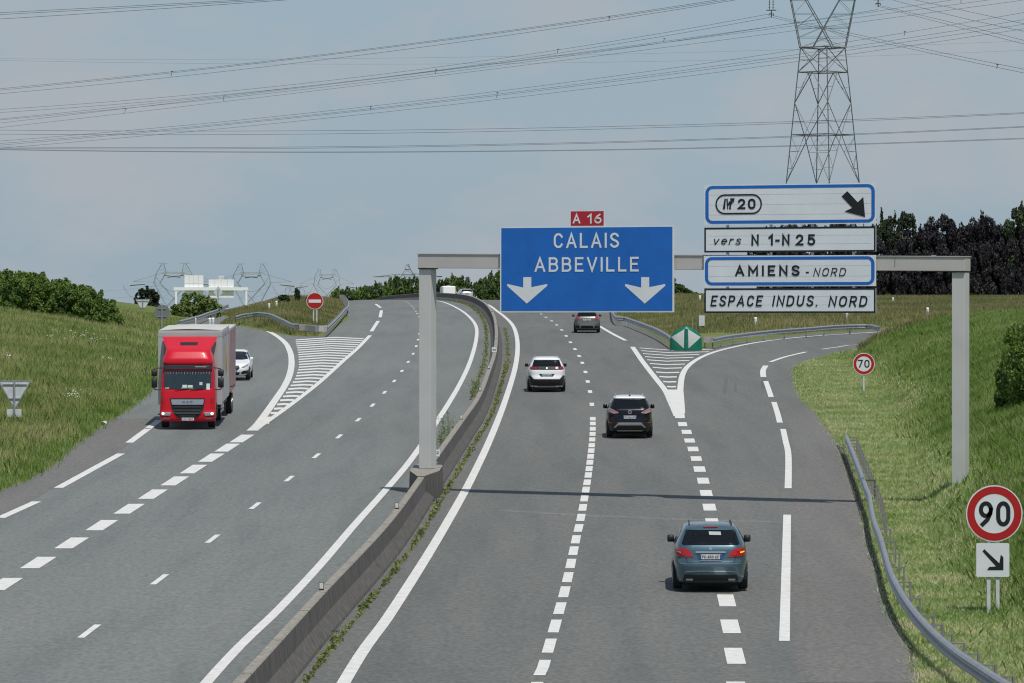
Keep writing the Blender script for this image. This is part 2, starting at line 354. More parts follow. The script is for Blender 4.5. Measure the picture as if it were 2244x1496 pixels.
# exit lane wide dashes (left/right x per row)
ex = [(1485, 1505, 925, 934), (1493, 1515, 942, 951), (1499, 1522, 961, 970), (1506, 1530, 979, 989), (1513, 1537, 1000, 1010), (1519, 1545, 1022, 1034), (1527, 1553, 1047, 1060), (1533, 1560, 1074, 1088), (1539, 1568, 1104, 1119), (1545, 1574, 1136, 1150),
      (1552, 1583, 1172, 1187), (1560, 1592, 1210, 1228), (1565, 1600, 1255, 1275), (1571, 1609, 1303, 1329), (1578, 1619, 1358, 1388), (1586, 1629, 1420, 1455), (1591, 1636, 1494, 1534)]
for (a, b, t_, u_) in ex:
    dx = (u_-t_)*0.22; quad([(a-dx*0, t_), (a+dx, u_), (b+dx*0.8, u_), (b-dx*0.4, t_)][::-1])
# exit gore
quad([(1459, 854), (1491, 854), (1497, 885), (1501, 917), (1480, 917)][::-1], dz=0.016)
pline([(1386, 760), (1408, 792), (1436, 828), (1458, 856), (1472, 885), (1484, 912)], 0.30, dz=0.012)
pline([(1313, 714), (1340, 730), (1371, 746)], 0.26)
pline([(1494, 905), (1492, 870), (1491, 850), (1496, 820), (1508, 802), (1530, 786), (1560, 773), (1600, 762), (1660, 750), (1730, 741), (1800, 735), (1880, 730), (1975, 724)], 0.30, ext=[(34, 327), (45, 340)])
lef = [(1398, 766), (1411, 785), (1432, 812), (1460, 848)]; rig = [(1566, 770), (1528, 780), (1501, 800), (1486, 825), (1484, 848)]
r_ = 847.0; hb = MB()
rows = [846, 835.5, 825, 815.5, 806, 798, 790.5, 784, 778, 772.5, 767]
for r_ in rows:
    xl, xr = xin(lef, r_)+3, xin(rig, r_)-3; xm = xl*0.55+xr*0.45; up = 5.5*(xr-xl)/170; hh = 1.0+2.2*(r_-760)/90
    quad([(xl, r_-up+hh), (xm, r_+hh), (xm, r_), (xl, r_-up)], mb=hb); quad([(xm, r_+hh), (xr, r_+hh-up*0.5), (xr, r_-up*0.5), (xm, r_)], mb=hb)
# right shoulder line: long dashes
for pts, wd in (([(1716, 1600), (1717, 1560)], 0.22), ([(1719, 1405), (1722, 1270), (1725, 1128)], 0.225), ([(1727, 1070), (1728, 1020), (1727, 990), (1722, 968), (1716, 940)], 0.225), ([(1709, 926), (1704, 906), (1696, 881)], 0.24), ([(1690, 870), (1684, 852), (1678, 835)], 0.25), ([(1673, 826), (1672, 812), (1678, 801)], 0.30)):
    pline(pts, wd)
pline([(1688, 793), (1720, 782), (1766, 771)], 0.24); pline([(1801, 765), (1860, 757), (1932, 751)], 0.2)
tag(mkb.build('lane_markings', paint), kind='structure')
tag(hb.build('gore_stripes', paint), kind='structure'); tag(hb2.build('gore_stripes', paint), kind='structure')

# ------------------------------------------------------------------ shoulders, darker wheel-free strips
def sh(pxa, pxb, name, dz=0.004):
    a = smooth_line(gl(pxa), 3); b = smooth_line(gl(pxb), 3)
    yy_ = np.arange(max(a[0, 1], b[0, 1]), min(a[-1, 1], b[-1, 1]), 3.0); mb = MB(); n = len(yy_)
    xa = np.interp(yy_, a[:, 1], a[:, 0]); xb = np.interp(yy_, b[:, 1], b[:, 0])
    vs = [(x, y, float(H(x, y))+dz) for x, y in zip(xa, yy_)]+[(x, y, float(H(x, y))+dz) for x, y in zip(xb, yy_)]
    mb.add(vs, [(i, n+i, n+i+1, i+1) for i in range(n-1)]); tag(mb.build(name, asS), kind='structure')
sh([(1745, 1496), (1738, 1250), (1741, 1070), (1736, 960), (1722, 925), (1700, 870)], [(2050, 1496), (1990, 1358), (1940, 1194), (1895, 1091), (1850, 968), (1800, 906), (1770, 879)], 'road_shoulder')
sh([(-400, 1250), (0, 1129), (110, 1072), (262, 988), (343, 915)], [(-400, 1200), (0, 1060), (110, 1010), (215, 920), (300, 870)], 'road_shoulder')

# ------------------------------------------------------------------ skid marks, joints and stains in the asphalt
skid = asphalt('tyre_mark', (0.108, 0.110, 0.107), (0.135, 0.136, 0.132), (1.0, 1.0, 1.0)); joint = asphalt('asphalt_joint', (0.165, 0.165, 0.16), (0.19, 0.19, 0.183), (1.0, 1.0, 1.0)); tar = asphalt('tar_seal', (0.085, 0.086, 0.086), (0.11, 0.11, 0.108), (1.0, 1.0, 1.0))
wear = MB(); jb = MB(); tb_ = MB()
for pts, wd in (([(1588, 862), (1590, 845), (1592, 828)], .16), ([(1612, 858), (1612, 838)], .10), ([(1673, 850), (1672, 838), (1676, 828)], .20)): strip(smooth_line(gl(pts), 1), wd, wear, .005)
strip(smooth_line(gl([(1100, 1118), (1300, 1130), (1560, 1140), (1700, 1143), (1850, 1146)]), 1), .55, jb, .0028)
g_ = random.Random(11)
for k in range(10):
    px = g_.choice([g_.uniform(1050, 1700), g_.uniform(150, 800)]); py = g_.uniform(880, 1480); x, y = gnd(px, py); n = g_.randint(4, 7); P = [(x, y)]
    for i in range(n): P.append((P[-1][0]+g_.gauss(0, .12), P[-1][1]+g_.uniform(.5, 1.4)) if k % 2 else (P[-1][0]+g_.uniform(.25, .6), P[-1][1]+g_.gauss(0, .10)))
    strip(smooth_line(P, .3), .014, tb_, .0035)
tag(wear.build('tyre_marks', skid), kind='structure'); tag(jb.build('asphalt_joint', joint), kind='structure'); tag(tb_.build('tar_cracks', tar), kind='structure')
for c0_, c1_ in ((dlS[:, 0], 1),): pass
def onrow(px, py, d, lo=90, hi=500):
    """distance at which the meshed ground shows in row py; d if it never does"""
    ys_ = np.arange(lo, hi, 1.0); X = (px-CX)/F*ys_; r_, _o = offs(X, ys_); g = H(X, ys_)+r_; dd = ray(px, py); z = ZC+dd[2]/dd[1]*ys_; k = np.argmax(g >= z)
    return float(ys_[k]) if (g >= z).any() else d
# ================================================================== median barrier
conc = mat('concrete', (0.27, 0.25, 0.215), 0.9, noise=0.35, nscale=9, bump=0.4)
concS = mat('concrete_sides', (0.088, 0.084, 0.078), 0.95, noise=0.35, nscale=3, bump=0.3, stretch=(3, 3, 0.5), col2=(0.155, 0.147, 0.136))  # side faces in a darker concrete than the top
br = empty('median_barrier', (barx(140), 140, float(H(barx(140), 140))), 'long grey concrete barrier curving between the two carriageways', 'barrier')
prof = [(-0.36, 0), (-0.34, 0.07), (-0.15, 0.36), (-0.105, 0.78), (-0.085, 0.80), (0.085, 0.80), (0.105, 0.78), (0.15, 0.36), (0.34, 0.07), (0.36, 0)]
def sweep(P, prof, hfn, mb=None, closed=False, mi=None):
    mb = mb or MB(); P = np.array(P); n = len(P); tn = np.gradient(P, axis=0); tn /= np.linalg.norm(tn, axis=1)[:, None]; nr = np.stack([tn[:, 1], -tn[:, 0]], 1)
    k = len(prof); vs = []
    for i in range(n):
        h = hfn(P[i, 0], P[i, 1])
        for (o, z) in prof: vs.append((P[i, 0]+nr[i, 0]*o, P[i, 1]+nr[i, 1]*o, h+z))
    kk = k if closed else k-1
    for j in range(kk):
        fs = [(i*k+j, i*k+(j+1) % k, (i+1)*k+(j+1) % k, (i+1)*k+j) for i in range(n-1)]
        base = len(mb.v) if j == 0 else base0
        if j == 0: base0 = base; mb.v += vs
        mb.f += [tuple(base0+q for q in f) for f in fs]; mb.m += [(mi[j] if mi else 0)]*len(fs)
    return mb
hz = lambda x, y: float(H(x, y))
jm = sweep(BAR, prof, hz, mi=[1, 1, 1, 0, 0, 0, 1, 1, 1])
yj = 62.0
while yj < 330:
    P2 = [(float(barx(yj+q)), yj+q) for q in (0, .03)]; o_ = sweep(P2, [(a*1.0+(.003 if a > 0 else -.003), z+(.003 if z > .75 else 0)) for a, z in prof], hz); jm.add(o_.v, o_.f, 2); yj += 6.1
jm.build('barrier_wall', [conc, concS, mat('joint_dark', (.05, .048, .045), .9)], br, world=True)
mb = MB(); cl = [(136.3, .10), (139.0, .46), (141.6, .46), (144.2, .10)]; vs = []
for y, hw in cl:
    h = hz(barx(y), y); vs += [(barx(y)-hw-0.03, y, h-0.02), (barx(y)+hw+0.03, y, h-0.02), (barx(y)-hw, y, h+0.83), (barx(y)+hw, y, h+0.83)]
for i in range(3):
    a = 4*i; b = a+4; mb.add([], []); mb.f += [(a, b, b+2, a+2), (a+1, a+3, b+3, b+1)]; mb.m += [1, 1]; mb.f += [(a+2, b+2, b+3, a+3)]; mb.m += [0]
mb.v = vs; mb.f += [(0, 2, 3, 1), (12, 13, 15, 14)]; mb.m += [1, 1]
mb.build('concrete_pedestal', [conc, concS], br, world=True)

# ================================================================== flat plates drawn in a plane
class Plane:
    """vertical plane through point o, horizontal unit vector u, facing -n"""
    def __init__(s, o, u=(1, 0, 0)):
        s.o = Vector(o); s.u = Vector(u).normalized(); s.n = s.u.cross(Vector((0, 0, 1))).normalized(); s.off = 0.0   # n points to the viewer (-y)
    def uv(s, px, py):
        d = Vector(ray(px, py)); c = Vector((0, 0, ZC)); q = s.o+s.n*s.off; t = (q-c).dot(s.n)/d.dot(s.n); p = c+d*t-q
        return p.dot(s.u), p.z
    def P(s, u, z, off=0.0): return s.o+s.u*u+Vector((0, 0, z))+s.n*off
def prism(pl, pts, off, th, mb=None, mi=0):
    """2D outline (u,z) as a plate of thickness th, its front at off"""
    mb = mb or MB(); bm = bmesh.new(); vs = [bm.verts.new(pl.P(u, z, off)) for u, z in pts]; f = bm.faces.new(vs)
    r = bmesh.ops.extrude_face_region(bm, geom=[f]); q = [e for e in r['geom'] if isinstance(e, bmesh.types.BMVert)]
    bmesh.ops.translate(bm, verts=q, vec=-pl.n*th); bmesh.ops.triangulate(bm, faces=bm.faces[:]); bmesh.ops.recalc_face_normals(bm, faces=bm.faces[:])
    bm.verts.index_update(); mb.add([v.co.copy() for v in bm.verts], [tuple(v.index for v in f.verts) for f in bm.faces], mi); bm.free(); return mb
def ringp(pl, po, pi_, off, th, mb=None, mi=0):
    mb = mb or MB(); n = len(po)
    vs = [pl.P(u, z, off) for u, z in po]+[pl.P(u, z, off) for u, z in pi_]+[pl.P(u, z, off-th) for u, z in po]+[pl.P(u, z, off-th) for u, z in pi_]
    fs = []
    for i in range(n):
        j = (i+1) % n; fs += [(i, j, n+j, n+i), (2*n+j, 2*n+i, 3*n+i, 3*n+j), (i, 2*n+i, 2*n+j, j), (n+j, 3*n+j, 3*n+i, n+i)]
    return mb.add(vs, fs, mi)
def rr_(x0, x1, z0, z1, r, n=6):
    p = []
    for cx, cz, a0 in ((x1-r, z1-r, 0), (x0+r, z1-r, 90), (x0+r, z0+r, 180), (x1-r, z0+r, 270)):
        for i in range(n+1): a = R(a0+90*i/n); p.append((cx+r*math.cos(a), cz+r*math.sin(a)))
    return p[::-1]
def circ(cx, cz, r, n=40): return [(cx+r*math.cos(2*math.pi*i/n), cz+r*math.sin(2*math.pi*i/n)) for i in range(n)][::-1]
# stroke lettering in the style of French road signs: each glyph = width and strokes in a unit box
def arc_(cx, cy, rx, ry, a0, a1, n=9): return [(cx+rx*math.cos(R(a0+(a1-a0)*i/n)), cy+ry*math.sin(R(a0+(a1-a0)*i/n))) for i in range(n+1)]
GL = {
 'A': (.66, [[(0, 0), (.5, 1), (1, 0)], [(.19, .30), (.81, .30)]]), 'B': (.58, [[(.6, .53), (0, .53), (0, 1), (.6, 1)]+arc_(.6, .765, .33, .235, 90, -90, 6)[1:], [(0, .53), (0, 0), (.62, 0)]+arc_(.62, .265, .38, .265, -90, 90, 6)[1:]]),
 'C': (.58, [arc_(.5, .66, .5, .34, 25, 180, 9)+arc_(.5, .34, .5, .34, 180, 335, 9)]), 'D': (.60, [[(0, 0), (0, 1), (.45, 1)]+arc_(.45, .62, .55, .38, 90, 0, 6)[1:]+arc_(.45, .38, .55, .38, 0, -90, 6)+[(0, 0)]]),
 'E': (.50, [[(1, 1), (0, 1), (0, 0), (1, 0)], [(0, .52), (.85, .52)]]), 'F': (.48, [[(1, 1), (0, 1), (0, 0)], [(0, .52), (.85, .52)]]),
 'G': (.60, [arc_(.5, .66, .5, .34, 25, 180, 9)+arc_(.5, .34, .5, .34, 180, 360, 9)+[(1, .46), (.55, .46)]]), 'I': (.0, [[(.5, 0), (.5, 1)]]), 'K': (.56, [[(0, 0), (0, 1)], [(1, 1), (.04, .42)], [(.3, .6), (1, 0)]]),
 'L': (.48, [[(0, 1), (0, 0), (1, 0)]]), 'M': (.72, [[(0, 0), (0, 1), (.5, .30), (1, 1), (1, 0)]]), 'N': (.58, [[(0, 0), (0, 1), (1, 0), (1, 1)]]),
 'O': (.62, [arc_(.5, .66, .5, .34, 0, 180, 10)+arc_(.5, .34, .5, .34, 180, 360, 10)+[(1, .66)]]), 'P': (.54, [[(0, 0), (0, 1), (.6, 1)]+arc_(.6, .73, .4, .27, 90, -90, 7)[1:]+[(.0, .46)]]),
 'R': (.56, [[(0, 0), (0, 1), (.6, 1)]+arc_(.6, .74, .38, .26, 90, -90, 7)[1:]+[(0, .48)], [(.5, .48), (1, 0)]]),
 'S': (.56, [arc_(.5, .76, .48, .24, 20, 180, 7)+[(.06, .68), (.25, .56), (.75, .44), (.96, .32)]+arc_(.5, .25, .5, .25, 0, -160, 8)]),
 'U': (.58, [[(0, 1), (0, .34)]+arc_(.5, .34, .5, .34, 180, 360, 10)[1:]+[(1, 1)]]), 'V': (.62, [[(0, 1), (.5, 0), (1, 1)]]), 'W': (.8, [[(0, 1), (.25, 0), (.5, .8), (.75, 0), (1, 1)]]),
 '0': (.54, [arc_(.5, .66, .5, .34, 0, 180, 10)+arc_(.5, .34, .5, .34, 180, 360, 10)+[(1, .66)]]), '1': (.26, [[(1, 0), (1, 1), (0, .74)]]),
 '2': (.54, [arc_(.5, .70, .48, .30, 165, 0, 8)+[(.9, .52), (0, 0), (1, 0)]]), '3': (.54, [arc_(.48, .75, .46, .25, 160, -60, 8)+[(.35, .54)], [(.35, .54)]+arc_(.48, .27, .52, .27, 70, -160, 9)]),
 '4': (.58, [[(.72, 0), (.72, 1), (0, .26), (1, .26)]]), '5': (.54, [[(.9, 1), (.12, 1), (.06, .52)]+arc_(.46, .33, .54, .33, 120, -150, 10)]),
 '6': (.54, [[(.82, 1)]+[(.35, .78), (.06, .48)]+arc_(.5, .30, .5, .30, 180, 540, 14)]), '9': (.54, [[(.18, 0)]+[(.65, .22), (.94, .52)]+arc_(.5, .70, .5, .30, 0, 360, 14)]),
 '7': (.52, [[(0, 1), (1, 1), (.3, 0)]]), '8': (.54, [arc_(.5, .76, .42, .24, 0, 360, 12), arc_(.5, .27, .5, .27, 0, 360, 12)]), '-': (.26, [[(0, .42), (1, .42)]]), '.': (.0, [[(.5, -.001), (.5, .001)]]), ' ': (.30, []),
 'v': (.46, [[(0, .7), (.5, 0), (1, .7)]]), 'e': (.46, [[(0, .36), (1, .36)]+arc_(.5, .36, .5, .34, 0, 310, 13)]), 'r': (.30, [[(0, 0), (0, .7)], [(0, .45), (.4, .66), (1, .68)]]),
 's': (.42, [arc_(.5, .54, .46, .16, 20, 180, 6)+[(.1, .46), (.9, .26)]+arc_(.5, .17, .5, .17, 10, -160, 7)]),
}
def text_on(pl, txt, rect, off, mb=None, bold=.02, shear=0.0, space=1.0, mi=0, th=None, gap=.20):
    """rect = (u0,u1,z0,z1): the words' ink box; strokes carry real joins, each a hair in front of the last"""
    mb = mb or MB(); u0, u1, z0, z1 = rect; Hh = z1-z0; t = th if th is not None else min(.2, .10+bold*2.2); x = 0; glist = []; gp = gap*space
    for ch in txt:
        w_, st = GL[ch]; glist.append((x, w_, st)); x += w_+t+gp
    tot = x-gp+(shear); sx = (u1-u0)/tot/1.0; sc = sx/Hh if Hh else 1; tx = t*Hh/2; k = 0
    for (x, w_, st) in glist:
        for pts in st:
            P = [((x+t/2+p[0]*w_+shear*(t/2+p[1]*(1-t)))*sx+u0, z0+(t/2+p[1]*(1-t))*Hh) for p in pts]
            n = len(P)
            if n < 2: continue
            closed = abs(P[0][0]-P[-1][0])+abs(P[0][1]-P[-1][1]) < 1e-6; Q = P[:-1] if closed else P; m = len(Q); Lf = []; Rt = []
            for i in range(m):
                a = Vector(Q[i-1]) if (i > 0 or closed) else None; b = Vector(Q[i]); c = Vector(Q[(i+1) % m]) if (i < m-1 or closed) else None
                d1 = (b-a).normalized() if a is not None else (c-b).normalized(); d2 = (c-b).normalized() if c is not None else d1
                n1 = Vector((-d1.y, d1.x)); n2 = Vector((-d2.y, d2.x)); mm = (n1+n2); mm = mm.normalized() if mm.length > 1e-6 else n1; q = 1/max(.42, mm.dot(n1)); Lf.append(b+mm*tx*q); Rt.append(b-mm*tx*q)
            if not closed:      # square ends
                for q_, e0, e1 in ((0, Vector(Q[0]), Vector(Q[1])), (-1, Vector(Q[-1]), Vector(Q[-2]))):
                    dd_ = (e0-e1).normalized()*tx*.98; Lf[q_] = Lf[q_]+dd_; Rt[q_] = Rt[q_]+dd_
            vs = [pl.P(p.x, p.y, off+k*.0006) for p in Lf]+[pl.P(p.x, p.y, off+k*.0006) for p in Rt]; mx_ = m if closed else m-1
            mb.add(vs, [(i, (i+1) % m, m+(i+1) % m, m+i) for i in range(mx_)], mi); k += 1
    return mb
paintw = mat('sign_white', (0.70, 0.74, 0.76), 0.45, noise=0.04, nscale=2)
panelw = mat('panel_white', (0.70, 0.755, 0.79), 0.45, noise=0.05, nscale=1.5)
blue = mat('sign_blue', (0.008, 0.13, 0.50), 0.4, noise=0.08, nscale=2)
black = mat('sign_black', (0.008, 0.009, 0.012), 0.5)
red = mat('sign_red', (0.42, 0.010, 0.012), 0.4)
redA = mat('plate_red', (0.42, 0.015, 0.03), 0.4)
alu = mat('galvanised_steel', (0.40, 0.42, 0.44), 0.45, metal=0.6, noise=0.15, nscale=6)
alub = mat('sign_back_aluminium', (0.60, 0.64, 0.66), 0.6, metal=0.1, noise=0.12, nscale=3)
gpaint = mat('gantry_grey', (0.47, 0.455, 0.43), 0.6, noise=0.06, nscale=1.2); gpost = mat('gantry_post_grey', (0.53, 0.535, 0.52), 0.6, noise=0.06, nscale=0.8)

# ================================================================== overhead gantry
xl = (930-CX)/F*140.2; xr = (2098-CX)/F*133.2
A = Vector((xl, 140.2, float(H(xl, 140.2)))); B = Vector((xr, 133.2, 0)); uG = Vector((B.x-A.x, B.y-A.y, 0)).normalized()
gr = empty('overhead_gantry', A, 'large grey portal gantry over the right carriageway carrying the blue and white direction signs', 'gantry')
PG = Plane(A, uG); nG = PG.n; PG.off = .22
def gbox(u0, u1, z0, z1, f, b, mb=None, mi=0):
    mb = mb or MB(); vs = [PG.P(u, z, o) for o in (f, b) for z in (z0, z1) for u in (u0, u1)]
    return mb.add(vs, [(0, 1, 3, 2), (4, 6, 7, 5), (0, 4, 5, 1), (2, 3, 7, 6), (0, 2, 6, 4), (1, 5, 7, 3)], mi)
U = lambda px, py=600: PG.uv(px, py)[0]
Z = lambda py, px=1400: PG.uv(px, py)[1]
zb0, zb1 = PG.uv(930, 587)[1], PG.uv(930, 557)[1]
zc0, zc1 = PG.uv(2098, 594)[1], PG.uv(2098, 563)[1]
mb = MB(); u0, u1 = U(917), U(2115.5)
vs = [PG.P(u0, zb0, .28), PG.P(u1, zc0, .28), PG.P(u1, zc1, .28), PG.P(u0, zb1, .28), PG.P(u0, zb0, -.28), PG.P(u1, zc0, -.28), PG.P(u1, zc1, -.28), PG.P(u0, zb1, -.28)]
mb.add(vs, [(0, 1, 2, 3), (5, 4, 7, 6), (0, 4, 5, 1), (3, 2, 6, 7), (0, 3, 7, 4), (1, 5, 6, 2)]); mb.build('beam', gpaint, gr, world=True, bevel=0.012)
m2 = MB(); m2.add([PG.P(u0-.02, zb1+.003, .31), PG.P(u1+.02, zc1+.003, .31), PG.P(u1+.02, zc1+.028, .31), PG.P(u0-.02, zb1+.028, .31), PG.P(u0-.02, zb1+.003, -.31), PG.P(u1+.02, zc1+.003, -.31), PG.P(u1+.02, zc1+.028, -.31), PG.P(u0-.02, zb1+.028, -.31)], mb.f[:6]); m2.build('beam_flange', gpaint, gr, world=True)
gbox(U(917.5), U(943.5), 0.83, zb0-0.03, .20, -.22).build('post', gpost, gr, world=True, bevel=0.01)
gbox(U(917), U(946), zb0-0.032, zb0-0.003, .26, -.26).build('joint_plate', mat('dark_steel', (0.03, 0.03, 0.03), 0.7), gr, world=True)
pb = PG.P(U(2099), 0); zt = T(pb.x, pb.y)-A.z
gbox(U(2085.5), U(2114), zt-0.8, zc0-0.03, .20, -.24).build('post', gpost, gr, world=True, bevel=0.01)
gbox(U(2084), U(2114.5), zc0-0.032, zc0-0.003, .26, -.26).build('joint_plate', mat('dark_steel', (0.03, 0.03, 0.03), 0.7), gr, world=True)
for px in (985, 1052, 1512, 1962, 2070): gbox(U(px), U(px+1.6), zb0-.006, zb1+.02+(zc1-zb1)*(px-917)/1200, .292, .282).build('beam_joint', mat('beam_joint_grey', (.30, .29, .27), .6), gr, world=True) if px in (1962,) else None  # slim grey strip marks a joint in the beam
gbox(U(2038), U(2044), zc1+0.02, zc1+0.06, .1, -.1).build('beam_lug', alu, gr, world=True)
def R_(x0, y0, x1, y1):   # pixel box -> (u0,u1,z0,z1)
    a = PG.uv(x0, y1); b = PG.uv(x1, y0); c = PG.uv((x0+x1)/2, y1)[1]; d = PG.uv((x0+x1)/2, y0)[1]; return (a[0], b[0], c, d)
def rc(r, d=0): return [(r[0]+d, r[2]+d), (r[1]-d, r[2]+d), (r[1]-d, r[3]-d), (r[0]+d, r[3]-d)]
f0 = .40; PG.off = f0
# blue sign
r = R_(1096, 495, 1476.5, 684); bl = prism(PG, rc(r), f0, .05).build('direction_sign', [paintw], gr, world=True); bl['label'] = 'big blue panel with two white down arrows'
prism(PG, rc(r, .043), f0+.006, .004).build('sign_face', blue, bl, world=False)
def fixw(o, root=gr):   # children of a part whose own origin is the root's
    o.data.transform(Matrix.Translation(-root.location)); return o
def sub(name, mb, m, par, root=gr): return fixw(mb.build(name, m, par), root)
bpy.data.objects.remove([c for c in bl.children][0])
sub('sign_face', prism(PG, rc(r, .043), f0+.006, .004), blue, bl)
sub('lettering', text_on(PG, 'CALAIS', R_(1214, 510, 1357, 543), f0+.012, None, space=1.35, th=.145), paintw, bl); sub('lettering', text_on(PG, 'ABBEVILLE', R_(1172, 563, 1400, 595), f0+.012, None, space=1.35, th=.145), paintw, bl)
for cx in (1155.5, 1414.0):
    pts = [(-8.5, 607), (9, 607), (9, 629), (44, 622), (44, 626), (4, 661), (-1, 665), (-5, 661), (-44, 626), (-43, 622), (-8.5, 630)]
    sub('arrow', prism(PG, [PG.uv(cx+a, b) for a, b in pts], f0+.012, .004), paintw, bl)
rd = prism(PG, rc(R_(1249.5, 461, 1324.5, 495)), f0, .05).build('route_plate', [paintw], gr, world=True); rd['label'] = 'small red plate reading A 16'
sub('plate_face', prism(PG, rc(R_(1251, 462.5, 1323, 494)), f0+.006, .004), redA, rd)
sub('lettering', text_on(PG, 'A', R_(1255.5, 468, 1272, 489.5), f0+.012, None, .03), paintw, rd); sub('lettering', text_on(PG, '16', R_(1287, 468, 1319, 489.5), f0+.012, None, .03, space=1.1), paintw, rd)
# right hand stack
def rimsign(px, label, blue_b):
    r = R_(*px); o = prism(PG, rc(r), f0, .05).build('direction_sign', [panelw], gr, world=True); o['label'] = label
    if blue_b:
        a = rr_(r[0]+.035, r[1]-.035, r[2]+.035, r[3]-.035, .22); b = rr_(r[0]+.14, r[1]-.14, r[2]+.125, r[3]-.125, .12); sub('border', ringp(PG, a, b, f0+.006, .004), blue, o)
    else:
        a = rc(r, .0); b = rc(r, .052); sub('border', ringp(PG, a, b, f0+.006, .004), black, o)
    sm = MB(); n = 4 if blue_b and (px[3]-px[1]) > 75 else 3
    for k in range(1, n): z = r[2]+(r[3]-r[2])*k/n; sm.add([PG.P(r[0]+.15, z-.0035, f0+.004), PG.P(r[1]-.15, z-.0035, f0+.004), PG.P(r[1]-.15, z+.0035, f0+.004), PG.P(r[0]+.15, z+.0035, f0+.004)], [(0, 1, 2, 3)])
    sub('panel_seams', sm, mat('seam', (0.56, 0.60, 0.61), 0.6), o)
    return o
o1 = rimsign((1543.5, 402.5, 1919.5, 491), 'white panel with thick blue edge showing exit 20 and a slanting arrow', True)
a = R_(1568, 425, 1670, 469); ro, ri = rr_(*a, (a[3]-a[2])/2-.002), rr_(a[0]+.045, a[1]-.045, a[2]+.045, a[3]-.045, (a[3]-a[2])/2-.047)
sub('oval_border', ringp(PG, ro, ri, f0+.012, .004), black, o1)
sub('lettering', text_on(PG, '20', R_(1617, 435, 1656, 458), f0+.012, None, th=.2, space=1.2), black, o1)
sy = MB()
for pts in ([(1584, 458), (1589, 458), (1591, 435), (1588, 435)], [(1594, 458), (1596, 458), (1595, 435), (1592, 435)], [(1597, 450), (1602, 443), (1604, 440), (1608, 444), (1610, 434), (1600, 434), (1602, 438), (1597, 443), (1595, 448)], [(1598, 458), (1602, 458), (1602, 449), (1606, 444), (1603, 441), (1599, 446)]):
    prism(PG, [PG.uv(*p) for p in pts], f0+.012, .004, sy)
sub('exit_symbol', sy, black, o1)
sub('arrow', prism(PG, [PG.uv(*p) for p in [(1844.5, 430), (1857, 418.5), (1880, 443), (1892, 431), (1896, 475), (1851, 463), (1868, 455)]], f0+.012, .004), black, o1)
o2 = rimsign((1543.5, 497, 1919, 552), 'black edged white panel reading vers N 1-N 25', False)
sub('lettering', text_on(PG, 'vers', R_(1561, 517.5, 1628, 536), f0+.012, None, .012, .25, 1.15), black, o2); sub('lettering', text_on(PG, 'N 1-N', R_(1647, 513, 1730.5, 537.5), f0+.012, None, space=1.35, th=.19), black, o2); sub('lettering', text_on(PG, '25', R_(1744, 513, 1787, 537.5), f0+.012, None, space=1.9, th=.19), black, o2)
o3 = rimsign((1542.5, 559.5, 1919, 627), 'blue edged white panel reading AMIENS - NORD', True)
sub('lettering', text_on(PG, 'AMIENS', R_(1611, 581, 1753, 604.5), f0+.012, None, space=1.7, th=.19), black, o3); sub('lettering', MB().add([PG.P(U(1766), Z(598, 1769), f0+.012), PG.P(U(1773), Z(598, 1769), f0+.012), PG.P(U(1773), Z(595, 1769), f0+.012), PG.P(U(1766), Z(595, 1769), f0+.012)], [(0, 1, 2, 3)]), black, o3); sub('lettering', text_on(PG, 'NORD', R_(1782, 586.5, 1856, 605), f0+.012, None, .008, .22, 1.5, th=.125), black, o3)
o4 = rimsign((1543.5, 631, 1919, 685.5), 'black edged white panel reading ESPACE INDUS. NORD', False)
sub('lettering', text_on(PG, 'ESPACE', R_(1557, 647, 1673, 671), f0+.012, None, .02, .2, 1.45, th=.155), black, o4); sub('lettering', text_on(PG, 'INDUS.', R_(1692, 647, 1795, 671), f0+.012, None, .02, .2, 1.45, th=.155), black, o4); sub('lettering', text_on(PG, 'NORD', R_(1815, 648, 1903, 672), f0+.012, None, .02, .2, 1.45, th=.155), black, o4)
for px in (1592, 1687, 1778, 1868): gbox(U(px-2), U(px+3), Z(680, px), Z(408, px), f0-.052, f0-.12).build('sign_bracket', alu, gr, world=True)
for px in (1150, 1240, 1330, 1420): gbox(U(px-2), U(px+3), Z(678, px), Z(501, px), f0-.052, f0-.12).build('sign_bracket', alu, gr, world=True)

